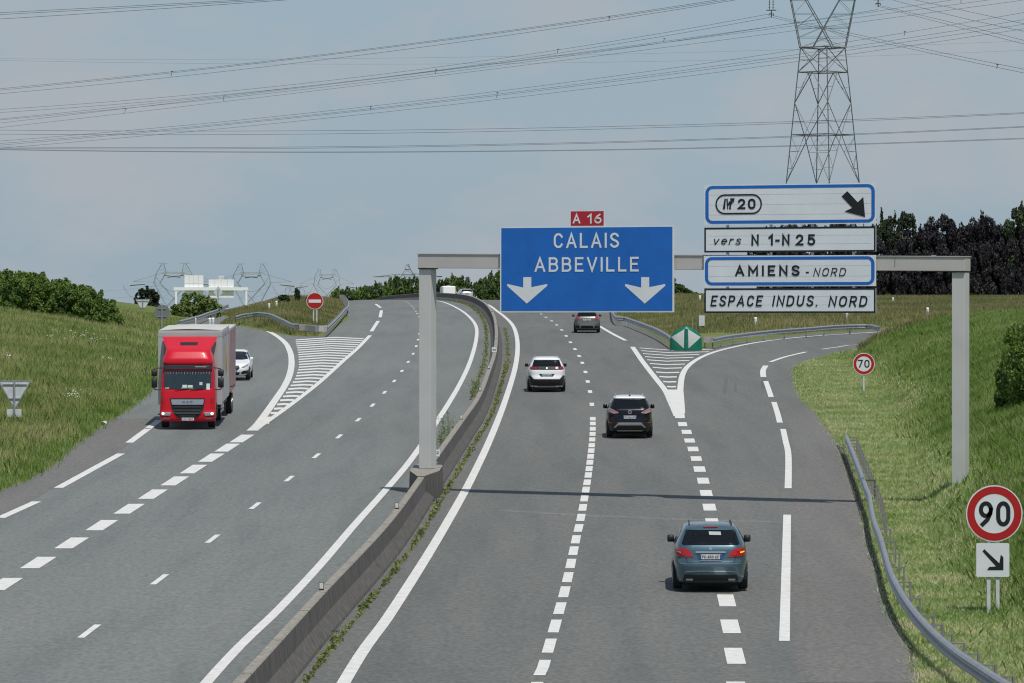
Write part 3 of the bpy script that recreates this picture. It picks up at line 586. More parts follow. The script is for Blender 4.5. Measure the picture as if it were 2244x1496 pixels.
# ================================================================== guard rails
psteel = mat('weathered_post_steel', (0.27, 0.27, 0.26), .6, metal=.4, noise=.2, nscale=5)
wprof = [(0.0, .43), (-.05, .45), (-.085, .50), (-.08, .53), (-.01, .57), (0.0, .60), (-.01, .62), (-.08, .66), (-.085, .69), (-.05, .73), (0.0, .75), (.005, .755), (.012, .75), (-.035, .725), (-.07, .69), (-.065, .66), (.005, .625), (.012, .60), (.005, .565), (-.065, .53), (-.07, .50), (-.035, .455), (.01, .43)]
def rail(name, label, pts, side, spacing, prof=wprof, steel=None, root=None, arm=0.32, hf=None, cat='guard rail'):
    """side=+1: posts stand to the right of the direction of travel"""
    steel = steel or alu; hf = hf or T; P = smooth_line(pts, 1.0); r = root or empty(name, (P[0, 0], P[0, 1], hf(P[0, 0], P[0, 1])), label, cat)
    pr = prof if side > 0 else [(-a, b) for a, b in prof]
    cache = {}
    hh = np.array([hf(x, y) for x, y in P]); hh = np.convolve(np.r_[hh[:1], hh[:1], hh, hh[-1:], hh[-1:]], np.ones(5)/5, 'valid')
    hfn = lambda x, y: float(hh[np.argmin((P[:, 0]-x)**2+(P[:, 1]-y)**2)])
    sweep(P, pr, hfn, closed=True).build('rail_beam', steel, r, world=True)
    d = np.r_[0, np.cumsum(np.linalg.norm(np.diff(P, axis=0), axis=1))]; s_ = 0.6; proto = None; k = 0
    while s_ < d[-1]-.2 and k < 100:
        x = np.interp(s_, d, P[:, 0]); y = np.interp(s_, d, P[:, 1]); x2 = np.interp(s_+.5, d, P[:, 0]); y2 = np.interp(s_+.5, d, P[:, 1]); a = math.atan2(y2-y, x2-x)-math.pi/2
        if proto is None:
            m_ = MB().box(side*arm-.022, side*arm+.022, -.045, .045, -.5, .70).box(min(side*.015, side*arm), max(side*.015, side*arm), -.03, .03, .665, .70); proto = m_.build('post', psteel, r); p = proto
        else: p = proto.copy(); C.objects.link(p); p.parent = r
        p.location = Vector((x, y, hfn(x, y)))-r.location; p.rotation_euler = (0, 0, a)
        s_ += spacing(y) if callable(spacing) else spacing; k += 1
    return r
def topl(pts, h): return [gnd(px, py, h) for px, py in pts]
hroad = lambda x, y: float(H(x, y))
R1 = topl([(2300, 1540), (2202, 1489), (2146, 1453), (2098, 1421), (2051, 1382), (2003, 1330), (1971, 1282), (1951, 1238), (1933, 1175), (1919, 1139), (1912, 1107), (1908, 1082), (1899, 1061), (1887, 1028), (1876, 1000), (1864, 970), (1856, 951)], .745)
rail('guard_rail', 'curving steel guard rail on spaced posts along the foot of the right bank', R1, 1, lambda y: 4.0 if 92 < y < 117 else 2.0, hf=hroad)
R2 = topl([(1472, 738), (1450, 724), (1430, 714), (1400, 702), (1372, 692), (1345, 684)], .745)+[(9.3, 435), (7.3, 480), (2.5, 545)]
rail('guard_rail', 'steel guard rail left of the green exit marker, running up beside the main road', R2, 1, 1.8, arm=.2)
R3 = topl([(1562, 740), (1585, 735), (1640, 727), (1700, 721), (1770, 716), (1830, 711), (1880, 709), (1905, 709), (1928, 714)], .70)
rail('guard_rail', 'steel guard rail along the far side of the exit ramp right of the green marker', R3, -1, 4.0, arm=.2)
mb = MB(); a = gnd(1541, 764); b = gnd(1562, 760)
e3 = empty('rail_end_block', (a[0]+.3, a[1]+1, hroad(*a)), 'weathered grey rail end block just right of the green exit marker', 'barrier')
gb = MB().box(-.25, .42, -.3, .3, .38, .74).box(-.2, -.12, -.1, .1, -.2, .38).box(.28, .36, -.1, .1, -.2, .38); gb.build('end_block', mat('old_rail', (0.36, 0.35, 0.33), .7, noise=.2), e3)
R4 = topl([(515, 692), (535, 690), (560, 690), (590, 694), (615, 702), (640, 710), (656, 712)], .74)
R5 = topl([(716, 714), (735, 697), (752, 679), (763, 662)], .74)+[(-17.9, 470)]
r4 = empty('guard_rail', (R4[0][0], R4[0][1], hroad(*R4[0])), 'steel guard rail wrapped round the grassy island behind the no entry sign', 'guard rail')
rail('', '', R4, -1, 3.0, root=r4, arm=.2); rail('', '', R5, -1, 2.0, root=r4, arm=.2)
flat = [(0, .36), (-.03, .38), (-.03, .76), (0, .78), (.02, .76), (.02, .38)]
a, b = R4[-1], R5[0]; P_ = smooth_line([a, (a[0]*.7+b[0]*.3, a[1]-.6), (a[0]*.3+b[0]*.7, b[1]-.9), b], .5)
sweep(P_, flat, hroad, closed=True).build('rail_nose', mat('nose_steel', (0.42, 0.41, 0.39), .6, noise=.15), r4, world=True)
# dark rail beside the far slip road on the left
R6 = [gnd(392, 703, .7), gnd(420, 694, .7), gnd(436, 690, .7), gnd(452, 684, .7), gnd(478, 676, .7), gnd(500, 671, .7)]
rail('guard_rail', 'guard rail beside the far slip road above and behind the red lorry', R6, -1, 3.0, arm=.2)

# ================================================================== km plates and reflectors on the barrier
refw = mat('reflector_white', (0.62, 0.62, 0.56), .4); rub = mat('black_plastic', (0.015, 0.015, 0.015), .6)
names = {0: 'lowest and nearest in the photo', 1: 'just in front of the gantry post', 2: 'just beyond the 131.2 plate', 3: 'beside the tall weed clump far up the barrier', 4: 'halfway between the weed clump and the 131.3 plate', 5: 'nearest beyond the 131.3 plate', 6: 'second beyond the 131.3 plate', 7: 'where the barrier bends left at the crest', 8: 'on the crest under the silver car', 9: 'on the crest right of the caravan'}
proto = None
for k, (px, py) in enumerate([(703, 1293), (859, 1115), (1013, 919), (1050, 857), (1071, 808), (1088, 741), (1086, 710), (1077, 683), (1061, 661), (1048, 653)]):
    x, y = gnd(px, py, .8); x = barx(y)-.02; h = hroad(x, y)+.8
    r = empty('barrier_reflector', (x, y, h), 'small barrier top reflector, '+names[k], 'reflector', 'reflectors along the top of the median barrier')
    MB().box(-.055, .055, -.02, .02, 0, .03).box(-.055, .055, -.006, .02, .03, .175).build('frame', rub, r); MB().box(-.043, .043, -.012, -.008, .035, .165).build('reflector_face', refw, r)
for txt, px, py, sc, lab in (('131.2', 955, 1001, .145, 'small white kilometre plate reading 131.2 on the barrier behind the gantry post'), ('131.3', 1083, 772, .17, 'small white kilometre plate reading 131.3 on the barrier further up the bend')):
    x, y = gnd(px, py, .8); h = hroad(x, y)+.8; r = empty('kilometre_plate', (x, y, h), lab, 'sign'); pl = Plane((x, y, h))
    MB().box(-.13, .13, 0, .012, .02, .02+sc*1.55).build('plate', paintw, r); MB().box(-.02, .02, .013, .03, -.05, .2).build('stem', alu, r)
    text_on(pl, txt, (-.09, .09, .10, .19), .004, th=.17).build('lettering', black, r, world=True)

# ================================================================== road signs
def disc_sign(name, px, py, rpx, d, label, cat, posts, face, digits=None, bands=None, plate=None, basepx=None):
    c = at(px, py, d); s = F/d; rad = rpx/s; bx = c.x; z0 = T(c.x, d)
    r = empty(name, (c.x, d, z0), label, cat); pl = Plane((c.x, d, c.z))
    m_ = MB()
    for dx in posts: 
        q = MB().box(dx-.04, dx+.04, .03, .09, -.4, c.z-z0+rad*.5); q.build('post', alub, r)
    prism(pl, circ(0, 0, rad), 0, .03).build('sign_disc', paintw, r, world=True)
    return r, pl, rad
r, pl, rad = disc_sign('speed_limit_sign', 2179, 1125, 62, 99.5, 'large round 90 speed limit sign with a lane arrow plate below, on two posts', 'road sign', (-.12, .08), None)
ringp(pl, circ(0, 0, rad-.025), circ(0, 0, rad*.70), .005, .004).build('red_ring', red, r, world=True)
s = F/99.5; text_on(pl, '90', (-33/s, 34/s, -28/s, 27/s), .006, th=.165, gap=.22).build('digits', black, r, world=True)
pa = lambda x, y: ((x-2179)/s, (1125-y)/s)
a = pa(2139.5, 1264); b = pa(2212, 1190); o = prism(pl, rr_(a[0], b[0], a[1], b[1], .035), 0, .03).build('arrow_plate', paintw, r, world=True)
q = MB(); prism(pl, [pa(*p) for p in [(2153, 1208), (2157, 1203), (2190, 1234), (2192, 1222), (2193, 1215), (2199, 1221), (2199, 1249), (2163, 1249), (2168, 1242), (2183, 1241)]], .005, .004, q)
q = q.build('arrow', black, o); q.data.transform(Matrix.Translation(-r.location))
r, pl, rad = disc_sign('speed_limit_sign', 1893, 797, 24, 213, 'round 70 speed limit sign on one post in the mown grass', 'road sign', (0,), None)
ringp(pl, circ(0, 0, rad-.03), circ(0, 0, rad*.69), .005, .004).build('red_ring', red, r, world=True)
s = F/213; text_on(pl, '70', (-13/s, 12.5/s, -8.5/s, 9/s), .006, th=.16, gap=.2).build('digits', black, r, world=True)
r, pl, rad = disc_sign('no_entry_sign', 690, 659, 18.5, 321, 'round red no entry sign with a white bar on the grassy island', 'road sign', (-.1, .14), None)
s = F/321; prism(pl, circ(0, 0, rad-.04), .005, .004).build('red_face', red, r, world=True)
prism(pl, [(-13.5/s, -4/s), (13.5/s, -4/s), (13.5/s, 3/s), (-13.5/s, 3/s)], .011, .004).build('white_bar', paintw, r, world=True)
# backs of signs on the left verge
def tri_back(cx, ytop, half, yap, d, label, plate, zbase_px):
    s = F/d; c = at(cx, ytop, d); z0 = T(c.x, d); r = empty('yield_sign', (c.x, d, z0), label, 'road sign'); pl = Plane((c.x, d, c.z)); h = (yap-ytop)/s; w_ = half/s
    n = [(-w_, -.03), (-w_+.03, 0), (w_-.03, 0), (w_, -.03), (.03, -h+.02), (-.03, -h+.02)]
    prism(pl, n, 0, .03).build('sign_back', alub, r, world=True)
    ringp(pl, n, [(-w_*.90, -.055), (-w_*.88, -.05), (w_*.88, -.05), (w_*.90, -.055), (.02, -h+.09), (-.02, -h+.09)], .012, .011).build('rim', alu, r, world=True)
    for k in (.13, .62): ww = w_*(1-k)*.85; prism(pl, [(-ww, -h*k-.03), (ww, -h*k-.03), (ww, -h*k+.01), (-ww, -h*k+.01)], .04, .03).build('clamp_bar', alu, r, world=True)
    MB().box(-.035, .035, -.10, -.041, -.4, c.z-z0-.03).build('post', alu, r)
    x0, x1, y0_, y1 = plate; o = prism(pl, [((x0-cx)/s, (ytop-y1)/s), ((x1-cx)/s, (ytop-y1)/s), ((x1-cx)/s, (ytop-y0_)/s), ((x0-cx)/s, (ytop-y0_)/s)], 0, .03).build('small_plate', alub, r, world=True)
tri_back(32, 833, 36, 897, 181, 'large triangular yield sign seen from behind at the left edge, blank plate below', (15, 47, 896, 914), 932)
tri_back(313, 655, 16, 685, 372, 'smaller triangular yield sign seen from behind in front of the dark tree', (300, 325, 684, 688), 690)
d = 300; c = at(355, 684, d); s = F/d; z0 = T(c.x, d); r = empty('round_sign', (c.x, d, z0), 'round traffic sign seen from behind on the verge above the red lorry', 'road sign'); pl = Plane((c.x, d, c.z))
prism(pl, circ(0, 0, 16.5/s), 0, .03).build('sign_back', mat('dark_sign_back', (0.17, 0.18, 0.19), .6), r, world=True)
for z in (.24, -.28): prism(pl, [(-.28, z-.03), (.28, z-.03), (.28, z+.03), (-.28, z+.03)], .04, .03).build('clamp_bar', alu, r, world=True)
MB().box(-.04, .04, -.10, -.041, -.4, c.z-z0+.6).build('post', alu, r)
d = 430; c = at(478, 640, d); s = F/d; z0 = T(c.x, d); r = empty('diamond_sign', (c.x, d, z0), 'grey diamond shaped sign seen from behind below the distant white gantry', 'road sign'); pl = Plane((c.x, d, c.z))
prism(pl, [(-.45, 0), (0, -.6), (.45, 0), (0, .6)], 0, .03).build('sign_back', alub, r, world=True); MB().box(-.04, .04, -.08, -.031, -.4, c.z-z0+.3).build('post', alu, r)
# grey box and thin marker post behind the exit marker
d = onrow(1537, 741, 330, 300); c = at(1537, 713, d); z0 = T(c.x, d); r = empty('utility_cabinet_sign', (c.x, d, z0), 'small grey plate on a post in the grass behind the green exit marker', 'sign'); s = F/d
MB().box(-.17, .22, -.02, .12, c.z-z0-.02, c.z-z0+.68).build('plate', alub, r); MB().box(-.25, -.19, -.02, .04, -.4, c.z-z0+.62).build('post', mat('dark_post', (.05, .06, .05), .7), r)
d = onrow(1518, 746, 327, 300); c = at(1518, 710, d); z0 = T(c.x, d); o = MB().tube((c.x-.05, d, z0-.3), (c.x, d, c.z+.5), .035, .025, 8).build('marker_post', alu); tag(o, 'thin pale marker pole behind the green exit marker', 'post')

# ================================================================== green exit marker
x0, y0_ = gnd(1503, 767.5); h = hroad(x0, y0_); s = F/y0_; r = empty('exit_marker', (x0, y0_, h), 'bulging green exit marker with two white triangles on the gore', 'marker')
green = mat('marker_green', (0.0, 0.165, 0.105), .35, noise=.12, nscale=3, coat=.2); wid = 71/s/2
prf = [(-1, 0), (-1, .45), (-.97, .58), (-.86, .70), (-.55, .88), (-.25, .99), (-.1, 1.035), (0, 1.05), (.1, 1.035), (.25, .99), (.55, .88), (.86, .70), (.97, .58), (1, .45), (1, 0)]
topz = lambda u: float(np.interp(u, [p[0] for p in prf[1:-1]], [p[1] for p in prf[1:-1]]))*(1/1.05)*(53.5/s)
bulge = lambda u: -0.55*math.sqrt(max(0, 1-min(1, abs(u))**2.2))
mb = MB(); nu = 33; nz = 6; us = np.linspace(-1, 1, nu); vs = []
for u in us:
    for k in range(nz+1): q = k/nz; vs.append((u*wid, bulge(u)*(1-.18*q**3), q*topz(u)))
mb.add(vs, [(i*(nz+1)+k, (i+1)*(nz+1)+k, (i+1)*(nz+1)+k+1, i*(nz+1)+k+1) for i in range(nu-1) for k in range(nz)])
k0 = len(mb.v); bk = [(u*wid, .35, topz(u)*.93) for u in us]; mb.v += bk; mb.f += [(i*(nz+1)+nz, (i+1)*(nz+1)+nz, k0+i+1, k0+i) for i in range(nu-1)]; mb.m += [0]*(nu-1)
mb.build('shell', green, r, smooth=True)
for sg in (-1, 1):
    tri = [(sg*.11, 1.28), (sg*.92, .80), (sg*.14, .12)]; mb = MB(); zsc = 53.5/s/1.47; n = 8; P0, P1, P2 = [np.array(t) for t in tri]; idx = {}
    for i in range(n+1):
        for j in range(n+1-i):
            p = P0*(1-i/n-j/n)+P1*(i/n)+P2*(j/n); z = p[1]*zsc; q = z/topz(p[0]); idx[i, j] = len(mb.v); mb.v.append((p[0]*wid, bulge(p[0])*(1-.18*min(1, q)**3)-.012, z))
    for i in range(n):
        for j in range(n-i):
            f = [(idx[i, j], idx[i+1, j], idx[i, j+1])]; 
            if j < n-i-1: f.append((idx[i+1, j], idx[i+1, j+1], idx[i, j+1]))
            mb.f += f; mb.m += [0]*len(f)
    mb.build('white_triangle', mat('marker_white', (.56, .58, .56), .5), r)
MB().box(-.06, .06, -.64, -.57, .02, 53/s*.9).build('centre_rib', green, r)

# ================================================================== white delineator posts
whp = mat('white_plastic', (.74, .75, .76), .45); proto = None
lab = ['on the grass above the exit ramp rail, left one', 'below the right corner of the ESPACE INDUS. sign', 'in the grass left of the right gantry post', 'in the grass between the blue sign and the white signs', 'in the far grass right of the signs', 'on the verge behind the lorry roof, left one', 'on the verge behind the lorry roof, tallest of three', 'on the verge behind the lorry roof, rightmost of three', 'on the left slope of the grassy island', 'lower left slope of the grassy island']
for k, (px, py, d, hpx) in enumerate([(1656, 717, 345, 18), (1856, 700, 375, 18), (2033, 693, 385, 17), (1534, 663, 470, 13), (1957, 668, 430, 7), (428, 716, 318, 9), (460, 716, 321, 18), (467, 716, 326, 16), (606, 677, 400, 8), (590, 683, 395, 6)]):
    d = onrow(px, py, d) if k not in (0,) or True else d; c = at(px, py, d); z0 = T(c.x, d); s = F/d; top = min(1.2, max(.62, c.z+hpx/s-z0))
    o = MB(); n = 12; rad = .10 if hpx > 9 else .08; vs = [(rad*math.cos(2*math.pi*i/n), rad*math.sin(2*math.pi*i/n), -.2) for i in range(n)]+[(rad*math.cos(2*math.pi*i/n), rad*math.sin(2*math.pi*i/n), top+rad*.5*math.sin(2*math.pi*i/n)) for i in range(n)]
    o.add(vs, [(i, (i+1) % n, n+(i+1) % n, n+i) for i in range(n)]+[tuple(range(n, 2*n))])
    r = empty('delineator_post', (c.x, d, z0), 'white delineator post '+lab[k], 'road post', 'white delineator posts along the verges'); o.build('post_body', whp, r, smooth=False)
    MB().tube((0, 0, top-.36), (0, 0, top-.24), rad+.004, n=12).build('reflective_band', alub, r)

# ================================================================== distant sign gantry on the left
d = 1020; s = F/d; c = at(463, 632, d); z0 = float(H(c.x, d)); r = empty('overhead_gantry', (c.x, d, z0), 'distant white sign gantry seen from behind above the far slip road', 'gantry')
wh = mat('gantry_white', (.92, .93, .94), .5); q = lambda px: (px-463)/s; zz = lambda py: at(463, py, d).z-z0
for px in (386, 540): MB().box(q(px)-.22, q(px)+.22, -.2, .2, -1, zz(636)).build('post', wh, r)
MB().box(q(381), q(544), -.25, .25, zz(636), zz(629)).build('beam', wh, r)
for a, b, t_, u_ in ((404, 445.5, 603, 652), (457, 512, 612, 652), (479, 490, 604, 612)):
    o = MB().box(q(a), q(b), .32, .36, zz(u_), zz(t_)).build('sign_back', wh, r); fr = MB()
    for k in range(1, 4): x = q(a)+(q(b)-q(a))*k/4; fr.box(x-.03, x+.03, .27, .315, zz(u_), zz(t_))
    for k in range(1, 3): z = zz(u_)+(zz(t_)-zz(u_))*k/3; fr.box(q(a), q(b), .25, .268, z-.018, z+.018)
    fr.build('support_frame', alub, r)
# ================================================================== pylons
steelp = mat('pylon_steel', (.16, .17, .175), .6, metal=.3)
# big pylon: four-legged lattice, square base seen corner on
d = 490.; s = F/d; cx = 1803.; c0 = at(cx, 690, d); z0 = float(T(c0.x, d)); r = empty('pylon', (c0.x, d, z0), 'huge steel lattice pylon rising behind the white exit signs', 'pylon')
zl = lambda py: at(cx, py, d).z-z0
hwpx = lambda py: 49.5+(py-104)*(81-49.5)/296
levels = [664, 520, 400, 295, 225, 158, 104]
rot = R(6)
def legs(py):
    h = hwpx(py)/s; z = zl(py) if py < 660 else -.5
    return [Vector((h*math.cos(rot+k*math.pi/2), h*math.sin(rot+k*math.pi/2), z)) for k in range(4)]
mb = MB(); th = MB(); lv = [legs(p) for p in levels]
for a, b in zip(lv[:-1], lv[1:]):
    for k in range(4): mb.tube(a[k], b[k], .058, n=4)
for i, (a, b) in enumerate(zip(lv[:-1], lv[1:])):
    for k in range(4):
        j = (k+1) % 4; am = (a[k]+a[j])/2; bm_ = (b[k]+b[j])/2; lk = (a[k]+b[k])/2; lj = (a[j]+b[j])/2
        if i in (0, 1, 2, 5): mb.tube(b[k], b[j], .05, n=4) if i != 1 else None
        if i == 4: mb.tube(b[k], b[j], .055, n=4)
        if i in (0, 2):      # inverted V from mid of upper horizontal to the legs
            mb.tube(bm_, a[k], .052, n=4); mb.tube(bm_, a[j], .052, n=4)
            for t in (.35, .7):
                p = bm_.lerp(a[k], t); q_ = b[k].lerp(a[k], t); th.tube(p, q_, .022, n=3); p2 = bm_.lerp(a[j], t); q2 = b[j].lerp(a[j], t); th.tube(p2, q2, .022, n=3)
                th.tube(p, b[k].lerp(a[k], t-.3), .02, n=3); th.tube(p2, b[j].lerp(a[j], t-.3), .02, n=3)
        elif i in (1, 3):
            mb.tube(am, b[k], .05, n=4); mb.tube(am, b[j], .05, n=4)
            for t in (.4, .75): th.tube(am.lerp(b[k], t), a[k].lerp(b[k], t), .022, n=3); th.tube(am.lerp(b[j], t), a[j].lerp(b[j], t), .022, n=3)
        elif i == 4:
            mb.tube(bm_, a[k], .06, n=4); mb.tube(bm_, a[j], .06, n=4); th.tube(bm_.lerp(a[k], .5), b[k].lerp(a[k], .5), .022, n=3)
        else: mb.tube(a[k], b[j], .05, n=4); mb.tube(a[j], b[k], .05, n=4); th.tube(lk, lj, .022, n=3)
    for k in (0, 1):
        if i in (0, 2, 4): th.tube(b[k], b[k+2], .022, n=3)
mb.build('tower_body', steelp, r); th.build('bracing', steelp, r)
# window arms above the waist
mb = MB(); th = MB(); w_ = legs(104)
def arm(sg):
    L0 = [w_[0] if sg > 0 else w_[2], w_[1], w_[3]]
    ys_ = [104, 60, 0, -60, -110]
    out_ = [49.5, 58, 70, 83, 95]; inn = [-22, 2, 36, 66, 84]
    rows = []
    for k, py in enumerate(ys_):
        z = zl(py); hw = 1.4-.15*k
        rows.append([Vector((sg*out_[k]/s, -hw*.8, z)), Vector((sg*out_[k]/s, hw*.8, z)), Vector((sg*inn[k]/s, -hw, z)), Vector((sg*inn[k]/s, hw, z))])
    for a, b in zip(rows[:-1], rows[1:]):
        for i in range(4): mb.tube(a[i], b[i], .05, n=4)
        for i, j in ((0, 2), (1, 3), (0, 1), (2, 3)):
            th.tube(b[i], b[j], .035, n=3); n_ = 2
            for q in range(n_): 
                p = a[i].lerp(b[i], q/n_); p2 = a[j].lerp(b[j], (q+1)/n_); th.tube(p, p2, .022, n=3); th.tube(p2, a[i].lerp(b[i], min(1, (q+1)/n_)), .022, n=3)
arm(1); arm(-1); 
for k in range(4): mb.tube(w_[k], w_[(k+1) % 4], .075, n=4)
zt = zl(-110); zt2 = zl(-150)
for sy_ in (-.8, .8):
    mb.tube((-190/s, sy_, zt+1), (190/s, sy_, zt+1), .08, n=4); mb.tube((-120/s, sy_, zt2+1), (120/s, sy_, zt2+1), .08, n=4); mb.tube((-190/s, sy_, zt+1), (-120/s, sy_, zt2+1), .07, n=4); mb.tube((190/s, sy_, zt+1), (120/s, sy_, zt2+1), .07, n=4)
    for k in range(12): x = -120/s+k*20/s; th.tube((x, sy_, zt+1), (x+10/s, sy_, zt2+1), .04, n=3); th.tube((x+10/s, sy_, zt2+1), (x+20/s, sy_, zt+1), .04, n=3)
mb.build('head_frame', steelp, r); th.build('head_bracing', steelp, r)
glass_i = mat('insulator', (.05, .06, .06), .3)
for px, py in ((1690, 36), (1924, 13)):
    x = (px-cx)/s
    for dx in (-4/s, 4/s):
        q = MB(); n = 22; za = zl(-112); zb = zl(py-14)
        q.tube((x+dx, 0, za+1), (x+dx, 0, zb), .03, n=4)
        for k in range(n): z = zb+(za-zb)*k/n*.95; q.tube((x+dx, 0, z), (x+dx, 0, z+.07), .13, .05, n=8)
        q.build('insulator_string', glass_i, r)
    q = MB().tube((x-.55, 0, zl(py-14)), (x+.55, 0, zl(py-14)), .05, n=4).tube((x, 0, zl(py-14)), (x, 0, zl(py+2)), .06, n=4).tube((x-.25, 0, zl(py-6)), (x+.25, 0, zl(py-6)), .05, n=4).tube((x-.25, 0, zl(py-6)), (x-.25, 0, zl(py-2)), .04, n=4).tube((x+.25, 0, zl(py-6)), (x+.25, 0, zl(py-2)), .04, n=4); q.build('cable_clamp', glass_i, r)

farst = mat('far_pylon_haze', (.30, .33, .35), .7)  # paler bluish tone paints distance haze into the steel
def far_portal(cx, d, ytop, ybeam, m1, m2, yb, label, lw=.085, dark=None):
    s = F/d; c = at(cx, ybeam, d); z0 = float(H(c.x, d)); r = empty('pylon', (c.x, d, z0), label, 'pylon', 'distant pylons on the left horizon'); m_ = dark or farst
    zl = lambda py: at(cx, py, d).z-z0; X = lambda px: (px-cx)/s; mb = MB(); th = MB()
    for sg, px in ((-1, m1), (1, m2)):
        x = X(px); zt, zb = zl(ytop), zl(ybeam); ze = -1
        for dx, dy in ((-1, -1), (1, -1), (1, 1), (-1, 1)):
            mb.tube((x+dx*.4, dy*.4, zt), (x+dx*1.6-sg*-.6, dy*1.6, zb), lw, n=3)
            mb.tube((x+dx*1.6+sg*.6, dy*1.6, zb), (x+sg*2+dx*1.0, dy*1.6, zl(ybeam+22)), lw, n=3)
            mb.tube((x+sg*2+dx*1.0, dy*1.6, zl(ybeam+22)), (x-sg*6.0+dx*3, dy*3, zl(yb)), lw*1.1, n=3)
        for k in range(6):
            za = zt+(zb-zt)*k/6; zc_ = zt+(zb-zt)*(k+1)/6; w0 = .4+1.2*k/6; w1 = .4+1.2*(k+1)/6; f = (-1)**k
            th.tube((x-f*w0, -w0, za), (x+f*w1, -w1, zc_), lw*.6, n=3)
        za, zc_ = zl(ybeam+22), zl(yb); n = 9
        for k in range(n):
            f = (-1)**k; t0, t1 = k/n, (k+1)/n; th.tube((x+sg*2-sg*8*t0-f*(1+2*t0), 0, za+(zc_-za)*t0), (x+sg*2-sg*8*t1+f*(1+2*t1), 0, za+(zc_-za)*t1), lw*.6, n=3)
        # outer arm with insulators
        mb.tube((x, 0, zl(ybeam)), (x+sg*10, 0, zl(ybeam+18)), lw, n=3); mb.tube((x+sg*2, 0, zl(ybeam+20)), (x+sg*10, 0, zl(ybeam+18)), lw, n=3)
        mb.tube((x-1.5, 0, zt), (x+1.5, 0, zt), lw, n=3)
    xa, xb = X(m1), X(m2)
    for z in (zl(ybeam-2), zl(ybeam+1.5)): mb.tube((xa, 0, z), (xb, 0, z), lw, n=3)
    n = 10
    for k in range(n): z1, z2 = (zl(ybeam-2), zl(ybeam+1.5))[::(-1)**k]; th.tube((xa+(xb-xa)*k/n, 0, z1), (xa+(xb-xa)*(k+1)/n, 0, z2), lw*.6, n=3)
    mb.build('tower_frame', m_, r); th.build('bracing', m_, r)
    for a, b in (((xa+1.5, ybeam+8), (xa+7, ybeam+4)), ((xb-1.5, ybeam+8), (xb-7, ybeam+4)), ((xa-11, ybeam+26), (xa-6, ybeam+24)), ((xb+11, ybeam+27), (xb+6, ybeam+24))):
        MB().tube((a[0], 0, zl(a[1])), (b[0], 0, zl(b[1])), .42, .3, n=6).build('insulator', m_, r)
    for xm, w2 in ((xa-8.5, 5), ((xa+xb)/2, 6), (xb+8.5, 5)):
        z = zl(ybeam+8 if abs(xm-(xa+xb)/2) < 1 else ybeam+26); pts = [(xm-w2+2*w2*t, 0, z-5.0*(1-(2*t-1)**2)) for t in np.linspace(0, 1, 9)]; MB().poly(pts, .10, 3).build('jumper_cable', m_, r)
far_portal(380, 1500, 577, 598, 357, 405, 692, 'distant two masted pylon just left of the white gantry')
far_portal(551, 1520, 578, 599, 527, 574, 692, 'distant two masted pylon just right of the white gantry')
far_portal(716, 2300, 590, 603, 700, 733, 668, 'faint two masted pylon above the no entry sign', lw=.085)
far_portal(646, 3000, 625, 632, 633, 659, 690, 'very faint small pylon left of the no entry sign', lw=.085)
# peaked pylon behind the tree line
d = 1100; s = F/d; cx = 893; c = at(cx, 600, d); z0 = float(H(c.x, d)); r = empty('pylon', (c.x, d, z0), 'dark pointed pylon top above the trees left of the gantry post', 'pylon'); zl = lambda py: at(cx, py, d).z-z0
mb = MB(); th = MB(); q = [(0, 578, .2), (0, 590, .7), (0, 602, 1.6), (0, 612, 2.2), (0, 690, 4.5)]
for (x, y, w0), (x2, y2, w1) in zip(q[:-1], q[1:]):
    for dx, dy in ((-1, -1), (1, -1), (1, 1), (-1, 1)): mb.tube((dx*w0, dy*w0, zl(y)), (dx*w1, dy*w1, zl(y2)), .14, n=3)
    for f in (-1, 1): th.tube((-f*w0, -w0, zl(y)), (f*w1, -w1, zl(y2)), .09, n=3); th.tube((-w1, -w1, zl(y2)), (w1, -w1, zl(y2)), .09, n=3)
for sg in (-1, 1):
    mb.tube((sg*1.4, 0, zl(599)), (sg*8.5, 0, zl(606)), .13, n=3); mb.tube((sg*1.4, 0, zl(606)), (sg*8.5, 0, zl(606)), .13, n=3)
    for k in range(5): th.tube((sg*(1.4+1.4*k), 0, zl(606)), (sg*(2.1+1.4*k), 0, zl(599+7*(k+.5)/5)), .08, n=3)
mb.build('tower_body', farst, r); th.build('bracing', farst, r)

